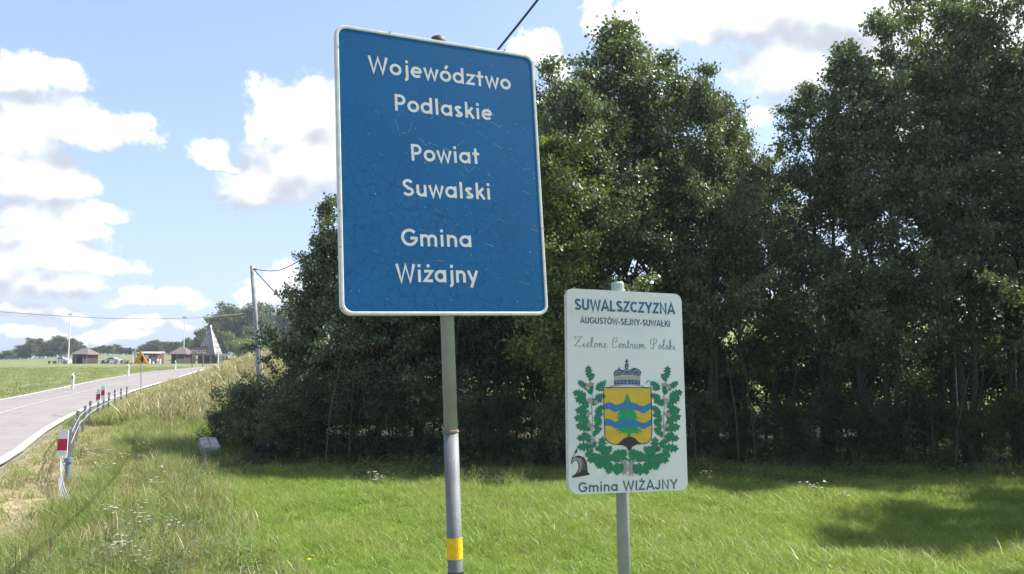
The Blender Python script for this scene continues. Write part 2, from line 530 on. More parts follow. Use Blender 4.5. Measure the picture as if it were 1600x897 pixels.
def verge_edge(Y):      # where the rough verge meets the mown-short meadow
    return -2.3 - (np.asarray(Y, float) - 7.3) * .50

def zone_color(X, Y):
    t = X - road_r(Y); tl = road_l(Y) - X
    n = len(X)
    meadow = np.array([.17, .25, .05]); verge = np.array([.17, .19, .07]); straw = np.array([.36, .30, .19])
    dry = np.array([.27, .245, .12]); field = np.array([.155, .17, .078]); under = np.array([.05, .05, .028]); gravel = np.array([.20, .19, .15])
    c = np.tile(field, (n, 1))
    def put(mask, col):
        nonlocal c
        mask = np.clip(mask, 0, 1)[:, None]
        c = c * (1 - mask) + col * mask
    jit = .4 * np.sin(X * 3.1 + Y * 1.7) + .3 * np.sin(X * 7.3 - Y * 5.1)
    rightside = smooth((t + .2) / .4)
    put(rightside, verge)
    put(rightside * smooth((Y - 24 + jit * 3) / 10) * smooth((t - 3 + jit) / 4), dry)
    put(rightside * smooth((X - verge_edge(Y) + jit * .6) / .8) * smooth((24 - Y) / 4), meadow)
    put(rightside * smooth((X + 10) / 4) * smooth((Y - 25) / 5), np.array([.20, .25, .075]))
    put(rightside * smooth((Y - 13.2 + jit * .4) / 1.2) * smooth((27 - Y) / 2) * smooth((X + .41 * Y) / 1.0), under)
    put(rightside * smooth((2.7 + jit - t) / .9) * smooth((Y - 8.7 + jit) / 1.2) * smooth((26 - Y) / 6), straw)
    put(rightside * smooth((.35 + jit * .15 - t) / .2), gravel)
    return c

def ground():
    rings = np.concatenate([np.linspace(.4, 6, 16)[:-1], np.geomspace(6, 60, 190)[:-1], np.geomspace(60, 330, 120)[:-1], np.geomspace(330, 900, 14)])
    az = np.concatenate([np.radians(np.linspace(-42, 42, 420)), np.radians(np.linspace(44, 316, 70))])
    R_, A = np.meshgrid(rings, az, indexing='ij')
    X = (R_ * np.sin(A)).ravel(); Y = (R_ * np.cos(A)).ravel()
    Z = height(X, Y)
    v = np.stack([X, Y, Z], 1)
    v = np.concatenate([v, [[0, 0, H(0, 0)]]])
    nr, na = len(rings), len(az)
    i, j = np.meshgrid(np.arange(nr - 1), np.arange(na), indexing='ij')
    i, j = i.ravel(), j.ravel(); k = (j + 1) % na
    q = np.stack([i * na + j, i * na + k, (i + 1) * na + k, (i + 1) * na + j], 1)
    ctr = len(v) - 1
    j = np.arange(na)
    tri = np.stack([np.full(na, ctr), (j + 1) % na, j], 1)
    m, nt, N, L = newmat('ground_cover')
    b = N['Principled BSDF']; b.inputs['Roughness'].default_value = .95; b.inputs['Specular IOR Level'].default_value = .15
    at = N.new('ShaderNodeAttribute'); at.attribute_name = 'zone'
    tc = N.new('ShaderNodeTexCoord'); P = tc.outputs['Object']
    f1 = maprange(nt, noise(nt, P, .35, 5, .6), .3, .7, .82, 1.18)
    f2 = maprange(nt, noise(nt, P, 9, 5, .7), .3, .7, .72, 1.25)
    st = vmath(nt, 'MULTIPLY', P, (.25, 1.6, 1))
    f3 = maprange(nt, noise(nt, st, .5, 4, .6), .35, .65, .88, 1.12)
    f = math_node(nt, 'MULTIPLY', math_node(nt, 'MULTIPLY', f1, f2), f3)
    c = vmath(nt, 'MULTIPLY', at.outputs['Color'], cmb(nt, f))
    g2 = maprange(nt, noise(nt, P, 1.3, 6, .7), .52, .72)
    c = mixcol(nt, math_node(nt, 'MULTIPLY', g2, .35), c, (.22, .20, .09))
    L.new(c, b.inputs['Base Color'])
    bn = N.new('ShaderNodeBump'); bn.inputs['Strength'].default_value = .6; bn.inputs['Distance'].default_value = .05
    L.new(noise(nt, P, 22, 5, .7), bn.inputs['Height']); L.new(bn.outputs[0], b.inputs['Normal'])
    me = fast_mesh('ground', v, q, m, tri)
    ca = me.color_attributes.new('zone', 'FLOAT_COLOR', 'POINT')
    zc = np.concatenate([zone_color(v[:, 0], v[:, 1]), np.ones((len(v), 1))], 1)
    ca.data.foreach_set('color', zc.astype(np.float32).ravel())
    me.polygons.foreach_set('use_smooth', np.ones(len(me.polygons), bool))
    link('ground', me, kind='structure')
ground()

def road():
    m, nt, N, L = newmat('worn_asphalt')
    b = N['Principled BSDF']; b.inputs['Roughness'].default_value = .85; b.inputs['Specular IOR Level'].default_value = .3
    P = N.new('ShaderNodeTexCoord').outputs['Object']
    f1 = maprange(nt, noise(nt, P, .5, 5, .6), .3, .7)
    c = mixcol(nt, f1, (.245, .222, .22), (.21, .192, .19))
    uvn = N.new('ShaderNodeAttribute'); uvn.attribute_name = 'across'
    sx = N.new('ShaderNodeSeparateXYZ'); L.new(uvn.outputs['Vector'], sx.inputs[0])
    w = math_node(nt, 'ABSOLUTE', math_node(nt, 'SINE', math_node(nt, 'MULTIPLY', sx.outputs[0], math.pi * 4)))
    c = mixcol(nt, math_node(nt, 'MULTIPLY', w, .22), c, (.30, .275, .27))
    vc = N.new('ShaderNodeTexVoronoi'); vc.feature = 'DISTANCE_TO_EDGE'; vc.inputs['Scale'].default_value = .55
    L.new(vmath(nt, 'ADD', P, vmath(nt, 'MULTIPLY', noise(nt, P, 1.2, 4, .6, 'Color'), (1.2, 1.2, 0))), vc.inputs['Vector'])
    ck = math_node(nt, 'MULTIPLY', maprange(nt, vc.outputs[0], 0, .022, 1, 0), maprange(nt, noise(nt, P, .22, 2, .5), .42, .55))
    c = mixcol(nt, math_node(nt, 'MULTIPLY', ck, .7), c, (.10, .095, .09))
    c = mixcol(nt, maprange(nt, noise(nt, P, .16, 2, .4), .60, .63, 0, .4), c, (.17, .16, .16))
    g = maprange(nt, noise(nt, P, 120, 3, .7), .3, .7)
    c = mixcol(nt, math_node(nt, 'MULTIPLY', g, .25), c, (.13, .12, .12))
    L.new(c, b.inputs['Base Color'])
    Ys = np.concatenate([np.linspace(-38, 6, 20)[:-1], np.geomspace(6, ROAD_END, 200)])
    nc = 13
    vs = []; ac = []
    for Y in Ys:
        l, r = float(road_l(Y)), float(road_r(Y))
        for k in range(nc):
            s = k / (nc - 1); x = l + (r - l) * s
            vs.append((x, Y, float(zr(Y)) + .0 + .05 * (1 - (2 * s - 1) ** 2) + .008)); ac.append(s)
    q = np.array([(i * nc + k, i * nc + k + 1, (i + 1) * nc + k + 1, (i + 1) * nc + k) for i in range(len(Ys) - 1) for k in range(nc - 1)])
    me = fast_mesh('road', np.array(vs), q, m)
    a = me.attributes.new('across', 'FLOAT_VECTOR', 'POINT')
    a.data.foreach_set('vector', np.array([(s, 0, 0) for s in ac], np.float32).ravel())
    ro = link('road', me, kind='structure')
    paint = principled('road_paint', (.72, .71, .68), .7, 0, scale=2.5, col2=(.52, .50, .48), dirt=((.26, .24, .23), 5, .60, .7))
    paint2 = principled('faded_road_paint', (.42, .39, .38), .7, 0, scale=2.5, col2=(.30, .27, .26))
    def strip(s0, s1, absw, mat_, nm, inset=0.0):
        vs = []; rng = random.Random(3)
        for Y in Ys:
            l, r = float(road_l(Y)), float(road_r(Y)); wd = r - l
            c_ = l + wd * s0 + inset
            for x in (c_ - absw / 2 + rng.uniform(-.006, .006), c_ + absw / 2 + rng.uniform(-.006, .006)):
                s = (x - l) / wd
                vs.append((x, Y, float(zr(Y)) + .05 * (1 - (2 * s - 1) ** 2) + .016))
        q = np.array([(i * 2, i * 2 + 1, i * 2 + 3, i * 2 + 2) for i in range(len(Ys) - 1)])
        link(nm, fast_mesh(nm, np.array(vs), q, mat_), ro)
    strip(1, 0, .2, paint, 'edge_line', -.13)
    strip(0, 0, .17, paint, 'edge_line', .15)
    strip(.5, 0, .12, paint2, 'centre_line')
road()

# ------------------------------------------------------------ grass: tuft meshes, instanced by one object per kind of cover
def tuft(name, mat, n, r, h0, h1, w, lean, seed, seg=3, heads=False):
    rg = np.random.default_rng(seed)
    vs, fs = [], []
    for i in range(n):
        a = rg.uniform(0, 2 * math.pi); rr = r * math.sqrt(rg.uniform())
        bx, by = rr * math.cos(a), rr * math.sin(a)
        hh = rg.uniform(h0, h1); la = rg.uniform(0, 2 * math.pi); ln = hh * lean * rg.uniform(.2, 1.3)
        fx = rg.uniform(0, 2 * math.pi); sx, sy = math.cos(fx), math.sin(fx)
        k = len(vs); ww = w * rg.uniform(.6, 1.2)
        for s in range(seg + 1):
            t = s / seg
            cx = bx + math.cos(la) * ln * t * t; cy = by + math.sin(la) * ln * t * t
            z = hh * (t - .25 * lean * t * t)
            wt = ww * (1 - t ** 1.6) * .5
            if heads and s >= seg - 1: wt = ww * (1.0 if s == seg - 1 else .1)
            if s == seg and not heads: vs.append((cx, cy, z))
            else: vs += [(cx - sx * wt, cy - sy * wt, z), (cx + sx * wt, cy + sy * wt, z)]
        for s in range(seg):
            if s == seg - 1 and not heads: fs.append((k + 2 * s, k + 2 * s + 1, k + 2 * s + 2))
            else: fs.append((k + 2 * s, k + 2 * s + 1, k + 2 * s + 3, k + 2 * s + 2))
    me = bpy.data.meshes.new(name); me.from_pydata(vs, [], fs); me.materials.append(mat); me.update()
    return bpy.data.objects.new(name, me)

def leafy_tuft(name, mat, n, r, h, L, seed):
    rg = np.random.default_rng(seed); vs = []; fs = []
    for i in range(n):
        a = rg.uniform(0, 6.283); rr = r * rg.uniform() ** .6; z = h * rg.uniform(.15, 1) * (1 - .4 * rr / r)
        c = np.array([rr * math.cos(a), rr * math.sin(a), z])
        d = np.array([math.cos(a + rg.normal(0, .6)), math.sin(a + rg.normal(0, .6)), rg.uniform(-.5, .5)]); d /= np.linalg.norm(d)
        s = np.cross(d, [0, 0, 1]); s = s / (np.linalg.norm(s) + 1e-6); s = s + np.array([0, 0, rg.normal(0, .3)])
        l = L * rg.uniform(.6, 1.2); k = len(vs)
        vs += [tuple(c), tuple(c + d * l * .45 + s * l * .28), tuple(c + d * l - np.array([0, 0, .15 * l])), tuple(c + d * l * .45 - s * l * .28)]
        fs.append((k, k + 1, k + 2, k + 3))
    me = bpy.data.meshes.new(name); me.from_pydata(vs, [], fs); me.materials.append(mat); me.update()
    return bpy.data.objects.new(name, me)

def flower_tuft(name, n, seed, h=.5):
    rg = np.random.default_rng(seed); mb = MB()
    for i in range(n):
        a = rg.uniform(0, 6.28); rr = rg.uniform(.02, .16); x, y = rr * math.cos(a), rr * math.sin(a); z = h * rg.uniform(.7, 1.1)
        mb.tube([(x * .4, y * .4, 0), (x, y, z)], .003, 3, 0, False)
        for k in range(7):
            b = rg.uniform(0, 6.28); q = rg.uniform(0, .035); s = .014
            cx, cy, cz = x + q * math.cos(b), y + q * math.sin(b), z + rg.uniform(0, .012)
            mb.add([(cx - s, cy - s * .4, cz), (cx + s * .3, cy - s, cz + .004), (cx + s, cy + s * .4, cz), (cx - s * .3, cy + s, cz + .004)], [(0, 1, 2, 3)], 1)
    return mb

def cover(name, sources, pts, rot, scl, label, cat, seed=0):
    """one object: points carrying rotation / scale / kind, each replaced by a tuft"""
    c = bpy.data.collections.new(name + '_tufts')
    for s in sources: c.objects.link(s)
    n = len(pts)
    me = bpy.data.meshes.new(name)
    me.vertices.add(n); me.vertices.foreach_set('co', np.asarray(pts, np.float32).ravel())
    rg = np.random.default_rng(seed)
    for nm, typ, arr, key in (('turn', 'FLOAT_VECTOR', rot, 'vector'), ('size', 'FLOAT', scl, 'value')):
        a = me.attributes.new(nm, typ, 'POINT'); a.data.foreach_set(key, np.asarray(arr, np.float32).ravel())
    a = me.attributes.new('pick', 'INT', 'POINT'); a.data.foreach_set('value', rg.integers(0, len(sources), n).astype(np.int32))
    me.update()
    ng = bpy.data.node_groups.new(name + '_nodes', 'GeometryNodeTree')
    ng.interface.new_socket('Geometry', in_out='INPUT', socket_type='NodeSocketGeometry')
    ng.interface.new_socket('Geometry', in_out='OUTPUT', socket_type='NodeSocketGeometry')
    N, L = ng.nodes, ng.links
    gi, go = N.new('NodeGroupInput'), N.new('NodeGroupOutput')
    m2p = N.new('GeometryNodeMeshToPoints')
    iop = N.new('GeometryNodeInstanceOnPoints'); ci = N.new('GeometryNodeCollectionInfo')
    ci.inputs['Collection'].default_value = c; ci.inputs['Separate Children'].default_value = True; ci.inputs['Reset Children'].default_value = True
    def attr(nm, typ):
        a = N.new('GeometryNodeInputNamedAttribute'); a.data_type = typ; a.inputs[0].default_value = nm; return a.outputs[0]
    L.new(gi.outputs[0], iop.inputs['Points'])
    L.new(ci.outputs[0], iop.inputs['Instance'])
    iop.inputs['Pick Instance'].default_value = True
    L.new(attr('pick', 'INT'), iop.inputs['Instance Index'])
    L.new(attr('turn', 'FLOAT_VECTOR'), iop.inputs['Rotation'])
    L.new(attr('size', 'FLOAT'), iop.inputs['Scale'])
    N.remove(m2p)
    L.new(iop.outputs[0], go.inputs[0])
    o = link(name, me, label=label, cat=cat, kind='stuff')
    md = o.modifiers.new('tufts', 'NODES'); md.node_group = ng
    return o

def scatter(n, y0, y1, x0f, x1f, keep=None, power=1.0):
    """random points over depth y0..y1 (denser near for power>1), x between x0f(Y), x1f(Y)"""
    u = RNG.uniform(size=n) ** power
    Y = y0 + (y1 - y0) * u
    a, b = x0f(Y), x1f(Y)
    X = a + (b - a) * RNG.uniform(size=n)
    # keep density even: thin where the strip is narrow
    w = np.maximum(b - a, 0); ok = RNG.uniform(size=n) < w / max(w.max(), 1e-6)
    X, Y = X[ok], Y[ok]
    if keep is not None:
        k = keep(X, Y); X, Y = X[k], Y[k]
    return X, Y

def place(X, Y, s0, s1, tilt=.12, sink=.01):
    n = len(X)
    pts = np.stack([X, Y, height(X, Y) - sink], 1)
    rot = np.stack([RNG.normal(0, tilt, n), RNG.normal(0, tilt, n), RNG.uniform(0, 6.283, n)], 1)
    patch = .5 + .25 * (np.sin(X * 1.3 + .7 * Y) + np.sin(Y * 1.9 - X * .8 + 2))
    return pts, rot, (s0 + (s1 - s0) * RNG.uniform(size=n)) * (.75 + .5 * patch)

FR = .72   # a little more than half the frame's width over depth
def left_f(Y): return -FR * Y - .5
def right_f(Y): return FR * Y + 3.5

# meadow in front of the trees
src = [tuft('grass_tuft', M['grass'], 48, .12, .07, .18, .006, .95, s) for s in range(5)] + [leafy_tuft('clover_tuft', M['grass'], 26, .12, .08, .05, 9)]
X, Y = scatter(33000, 5.2, 15.5, lambda Y: np.maximum(verge_edge(Y) - .6, left_f(Y)), right_f)
p, r, s = place(X, Y, .75, 1.25)
cover('meadow_grass', src, p, r, s, 'bright green mown meadow grass in front of the trees', 'grass', 1)
X, Y = scatter(1100, 5.2, 14, lambda Y: np.maximum(verge_edge(Y), left_f(Y)), right_f)
src = [tuft('pale_stalk', M['straw'], 9, .16, .10, .26, .0055, .9, 20 + s) for s in range(3)]
p, r, s = place(X, Y, .7, 1.3)
cover('pale_stalks', src, p, r, s, 'pale dead stalks poking through the green meadow grass', 'grass stalks', 2)

# rough verge between the road and the meadow
def in_verge(X, Y):
    t = X - road_r(Y)
    near_green = (Y < 9.6)
    straw = (t < 2.5 + .5 * np.sin(X * 5 + Y * 2)) & (Y > 9.4) & (Y < 24)
    return (t > .35) & (~straw | (RNG.uniform(size=len(X)) < .05)) & (X < verge_edge(Y) + .5)
src = [tuft('verge_tuft', M['verge'], 36, .16, .16, .46, .008, .85, 40 + s) for s in range(5)] + [tuft('meadow_tuft', M['grass'], 34, .15, .12, .34, .008, .8, 50 + s) for s in range(2)]
X, Y = scatter(15000, 5.2, 27, left_f, verge_edge, in_verge, 1.15)
p, r, s = place(X, Y, .65, 1.15)
s = s * np.where(Y < 9.6, .75, 1.0)
cover('verge_grass', src, p, r, s, 'tall uncut mixed green grass on the verge beside the cable barrier', 'grass', 3)
X, Y = scatter(3200, 14.5, 34, lambda Y: verge_edge(Y) - .3, lambda Y: np.maximum(verge_edge(Y) + .5, -5.2 - .18 * (Y - 14)), lambda X, Y: X - road_r(Y) > 2)
p, r, s = place(X, Y, .7, 1.1)
cover('bank_foot_grass', src, p, r, s, 'green grass at the foot of the dry bank before the culvert', 'grass', 13)
def in_tall(X, Y):
    t = X - road_r(Y)
    return (t > 2.8) & (X < verge_edge(Y) + .7)
src = [tuft('seed_stalk', M['dry'], 10, .2, .30, .60, .0042, .38, 60 + s, 4, True) for s in range(3)] + [tuft('dry_tuft', M['dry'], 22, .15, .15, .42, .0055, .8, 66)]
X, Y = scatter(2700, 6.2, 27, left_f, lambda Y: verge_edge(Y) + .6, in_tall, 1.0)
p, r, s = place(X, Y, .45, .85)
w = RNG.uniform(size=len(X)) < np.clip(.18 + .5 * smooth((Y - 10) / 3) * smooth((X - road_r(Y) - 3.2) / 1.0) + .6 * smooth((X - verge_edge(Y) + 3.0) / 2.0), 0, 1)
cover('seed_grass', src, p[w], r[w], s[w], 'yellowed seeding grass and dead stalks among the green verge', 'grass', 4)
src = [tuft('mown_tuft', M['straw'], 26, .16, .03, .09, .008, 1.6, 70 + s) for s in range(3)] + [tuft('regrowth', M['verge'], 9, .12, .04, .09, .007, .8, 75)]
X, Y = scatter(9000, 8.8, 27, lambda Y: road_r(Y) + .25, lambda Y: road_r(Y) + 3.0)
p, r, s = place(X, Y, .6, 1.1)
cover('mown_shoulder', src, p, r, s, 'straw coloured mown shoulder between the white edge line and the barrier', 'mown grass', 5)

X, Y = scatter(1900, 10.3, 25, lambda Y: np.maximum(verge_edge(Y) - 2.6, road_r(Y) + 2.8), lambda Y: verge_edge(Y) + .35)
p, r, s = place(X, Y, .6, 1.05)
cover('pale_weeds', src, p, r, s, 'tall pale dry weeds standing between the barrier and the meadow', 'weeds', 15)
src = [leafy_tuft('broad_weed', M['leafB'], 34, .16, .32, .07, 110 + s) for s in range(3)] + [tuft('brown_stalk', M['stalk'], 9, .15, .25, .55, .004, .3, 114 + s, 3, True) for s in range(2)]
X, Y = scatter(1500, 6.2, 24, left_f, lambda Y: verge_edge(Y) + .3, in_tall)
p, r, s = place(X, Y, .5, 1.1)
cover('verge_weeds', src, p, r, s, 'broad leaved weeds and brown seed stalks scattered through the verge', 'weeds', 14)

# the dry bank that hides the end of the road
src = [tuft('bank_tuft', M['dry'], 30, .28, .35, .75, .016, .55, 80 + s, 3, s % 2 == 0) for s in range(4)] + [tuft('bank_green', M['verge'], 26, .28, .3, .6, .016, .7, 88)]
def on_bank(X, Y):
    t = X - road_r(Y)
    return (t > .5) & (RNG.uniform(size=len(X)) < np.clip((t + 1) / 4, .25, 1))
X, Y = scatter(15000, 24, 75, left_f, lambda Y: np.minimum(-5.5 + 0 * Y, right_f(Y)), on_bank, 1.25)
p, r, s = place(X, Y, .7, 1.15)
s = s * np.where((X - road_r(Y)) < 2.2, .55, 1)
cover('bank_grass', src, p, r, s, 'golden dry tall grass covering the bank beside the road bend', 'grass', 6)
# left field beyond the road
src = [tuft('field_tuft', M['verge'], 20, .35, .10, .28, .02, .8, 90 + s) for s in range(3)]
X, Y = scatter(9000, 26, 95, lambda Y: left_f(Y) - 2, lambda Y: road_l(Y) - .4, None, 1.3)
p, r, s = place(X, Y, .6, 1.2)
cover('field_grass', src, p, r, s, 'short greyish green grass of the field across the road', 'grass', 7)
# dark strip of weeds at the feet of the trees
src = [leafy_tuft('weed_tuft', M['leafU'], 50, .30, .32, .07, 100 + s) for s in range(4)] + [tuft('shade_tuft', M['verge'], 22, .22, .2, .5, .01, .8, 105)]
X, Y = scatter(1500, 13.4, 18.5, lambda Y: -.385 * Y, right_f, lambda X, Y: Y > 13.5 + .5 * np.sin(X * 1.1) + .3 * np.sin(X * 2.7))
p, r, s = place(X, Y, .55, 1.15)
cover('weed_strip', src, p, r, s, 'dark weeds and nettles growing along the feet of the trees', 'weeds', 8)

# ------------------------------------------------------------ trees
def perp(d, rg):
    a = np.cross(d, rg.normal(size=3)); return a / (np.linalg.norm(a) + 1e-9)

def tube_np(pts, radii, n):
    pts = np.array(pts); vs = []; fs = []
    for i, p in enumerate(pts):
        d = pts[min(i + 1, len(pts) - 1)] - pts[max(i - 1, 0)]; d = d / (np.linalg.norm(d) + 1e-9)
        a = np.cross(d, [.3, .9, .1]); a /= (np.linalg.norm(a) + 1e-9); b = np.cross(d, a)
        for j in range(n):
            t = 2 * math.pi * j / n
            vs.append(p + (a * math.cos(t) + b * math.sin(t)) * radii[i])
    for i in range(len(pts) - 1):
        for j in range(n):
            k = (j + 1) % n
            fs.append((i * n + j, i * n + k, (i + 1) * n + k, (i + 1) * n + j))
    return vs, fs

def grow(seed, Ht, Rad, base, nbr, nleaf, lsize, stems=1, prof=None, up=(15, 50), trunk_r=.11, mat='leafA', clump=.13, twn=6, spread=.35, drop=0.0):
    """returns (wood mesh, crown mesh): stems, limbs, twigs and leaves around the twigs"""
    rg = np.random.default_rng(seed)
    prof = prof or (lambda s: math.sin(math.pi * min(1, (s * .86 + .14))) ** .7)
    WV, WF = [], []
    def addt(pts, rad, n):
        vs, fs = tube_np(pts, rad, n); k = len(WV)
        WV.extend(vs); WF.extend([tuple(k + i for i in f) for f in fs])
    tw = []         # twigs as (start, end)
    for st in range(stems):
        ang = rg.uniform(0, 6.28); off = spread * (st > 0)
        hh = Ht * (1 if st == 0 else rg.uniform(.78, .95))
        tip = np.array([math.cos(ang) * off * hh * .22, math.sin(ang) * off * hh * .22, hh])
        b0 = np.array([math.cos(ang) * off * .5, math.sin(ang) * off * .5, -.25])
        K = 9; tp = []
        for i in range(K):
            s = i / (K - 1)
            tp.append(b0 + (tip - b0) * s + np.array([rg.normal(0, .05), rg.normal(0, .05), 0]) * (1 if 0 < i < K - 1 else 0) * hh / 9)
        tr = [trunk_r * (1 - .93 * (i / (K - 1)) ** .8) * (1.25 if i == 0 else 1) for i in range(K)]
        addt(tp, tr, 8); tp = np.array(tp)
        for b in range(nbr // stems):
            s = rg.uniform(0, 1) ** .85
            z = base * (1 if st == 0 else 1.15) + (hh * .985 - base) * s
            q = (z + .25) / (hh + .25) * (K - 1); i = min(int(q), K - 2); p0 = tp[i] + (tp[i + 1] - tp[i]) * (q - i)
            az = b * 2.39996 + rg.normal(0, .4); el = math.radians(rg.uniform(*up) + 25 * s)
            Lb = Rad * prof(s) * rg.uniform(.55, 1.12) / max(.55, math.cos(el)) ** .6
            if rg.uniform() < .1: Lb *= 1.22
            d = np.array([math.cos(az) * math.cos(el), math.sin(az) * math.cos(el), math.sin(el)])
            pts = [p0]
            for k in range(4):
                d = d + rg.normal(0, .10, 3) + np.array([0, 0, .05 - drop]); d /= np.linalg.norm(d)
                pts.append(pts[-1] + d * Lb / 4)
            r0 = max(.012, trunk_r * .42 * (1 - s * .7) * min(1, Lb / Rad))
            addt(pts, [r0 * (1 - .2 * k) for k in range(5)], 4)
            for m in range(twn):
                u = rg.uniform(.22, 1.0) * 4; i2 = min(int(u), 3); q0 = pts[i2] + (pts[i2 + 1] - pts[i2]) * (u - i2)
                dd = (pts[i2 + 1] - pts[i2]); dd = dd / np.linalg.norm(dd)
                td = dd * .6 + perp(dd, rg) * rg.uniform(.5, 1.0) + np.array([0, 0, .15 - drop]); td /= np.linalg.norm(td)
                tl = Lb * rg.uniform(.16, .36) * (1.15 - .4 * u / 4) + .12
                q1 = q0 + td * tl
                addt([q0, (q0 + q1) / 2 + rg.normal(0, .02, 3), q1], [.010, .007, .003], 3)
                tw.append((q0, q1, tl)); 
            tw.append((pts[3], pts[4], Lb / 4))
    A = np.array([t[0] for t in tw]); B = np.array([t[1] for t in tw]); Ls = np.array([t[2] for t in tw])
    wgt = Ls * rg.uniform(.1, 1.3, len(Ls)) ** 2 + .01; wgt /= wgt.sum()
    idx = rg.choice(len(tw), nleaf, p=wgt)
    u = rg.uniform(0, 1.12, nleaf)[:, None] ** .8
    C = A[idx] + (B[idx] - A[idx]) * u + rg.normal(0, clump, (nleaf, 3)) * np.array([1.15, 1.15, .55])
    ax = (B - A)[idx]; ax /= (np.linalg.norm(ax, axis=1)[:, None] + 1e-9)
    d = ax * .5 + rg.normal(0, .55, (nleaf, 3)) + np.array([0, 0, -.28]); d /= np.linalg.norm(d, axis=1)[:, None]
    nrm = rg.normal(0, .62, (nleaf, 3)) + np.array([0, 0, .9]); sd = np.cross(d, nrm); sd /= (np.linalg.norm(sd, axis=1)[:, None] + 1e-9)
    L = (lsize * rg.uniform(.6, 1.25, nleaf))[:, None]
    v = np.empty((nleaf, 4, 3))
    v[:, 0] = C; v[:, 1] = C + d * L * .5 + sd * L * .40; v[:, 2] = C + d * L; v[:, 3] = C + d * L * .5 - sd * L * .40
    q = np.arange(nleaf * 4).reshape(-1, 4)
    crown = fast_mesh('crown', v.reshape(-1, 3), q, M[mat])
    wq = np.array(WF); wood = fast_mesh('trunk', np.array(WV), wq, M['bark'])
    wood.polygons.foreach_set('use_smooth', np.ones(len(wood.polygons), bool))
    return wood, crown

alder = lambda s: min(1.0, .50 + s * 2.4) * max(0, 1 - s) ** .82 * 1.22 + .04
conic = lambda s: (1 - s) ** 1.15 * 1.0 + .05
oval = lambda s: math.sin(math.pi * min(1, s * .8 + .2)) ** .6
tall = lambda s: (.62 + .38 * math.sin(math.pi * min(1, s + .1))) * (1 - s ** 4 * .75)
V = {}
V['conic'] = grow(1, 7.0, 2.7, .4, 105, 42000, .095, 1, conic, (5, 35), .10, 'leafA', .105, 7)
V['conicB'] = grow(2, 9.0, 2.6, 1.4, 100, 40000, .088, 1, alder, (5, 32), .12, 'leafA', .105, 7)
V['oval'] = grow(3, 9.0, 2.5, 1.6, 96, 38000, .088, 2, alder, (5, 36), .11, 'leafB', .105, 6)
V['open'] = grow(4, 10.0, 2.6, 1.5, 92, 34000, .09, 2, alder, (5, 38), .12, 'leafA', .105, 6)
V['openB'] = grow(5, 10.0, 2.3, 1.9, 82, 29000, .09, 3, alder, (8, 40), .10, 'leafA', .105, 6, .5)
V['light'] = grow(6, 7.0, 1.5, .9, 80, 34000, .085, 1, tall, (20, 50), .07, 'leafC', .12, 6)
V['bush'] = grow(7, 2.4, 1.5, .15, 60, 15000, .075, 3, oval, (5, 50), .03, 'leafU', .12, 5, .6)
V['bushB'] = grow(8, 1.7, 1.1, .1, 46, 9000, .07, 3, oval, (5, 55), .025, 'leafB', .10, 5, .6)
V['far'] = grow(9, 10.0, 4.2, .1, 50, 6500, .50, 1, oval, (5, 50), .2, 'leafF', .42, 5)
V['farB'] = grow(10, 10.0, 3.4, .1, 50, 6000, .48, 1, conic, (5, 40), .2, 'leafF', .38, 5)
V['farL'] = grow(12, 3.0, 2.4, .1, 30, 3500, .26, 2, oval, (5, 50), .06, 'leafL', .25, 5)

def tree(kind, x, y, h, label, cat='tree', name='alder_tree', group=None, rz=None, wide=1.0, z=None, lean=0.0):
    wood, crown = V[kind]
    H0 = {'conic': 7, 'conicB': 9, 'oval': 9, 'open': 10, 'openB': 10, 'light': 7, 'bush': 2.4, 'bushB': 1.7, 'far': 10, 'farB': 10, 'farL': 3}[kind]
    s = h / H0
    r = empty(name, (x, y, H(x, y) if z is None else z), label, cat, group)
    r.scale = (s * wide, s * wide, s)
    r.rotation_euler = (lean, 0, random.uniform(0, 6.28) if rz is None else rz)
    link('trunk', wood, r); link('crown', crown, r)
    return r

def tree_px(kind, u, vtop, Y, label, **kw):
    """a tree at depth Y whose top shows at pixel height vtop above pixel column u"""
    P = ray_at(u, vtop, Y); g = H(P.x, Y)
    return tree(kind, P.x, Y, (P.z - g) / 1.03, label, **kw)

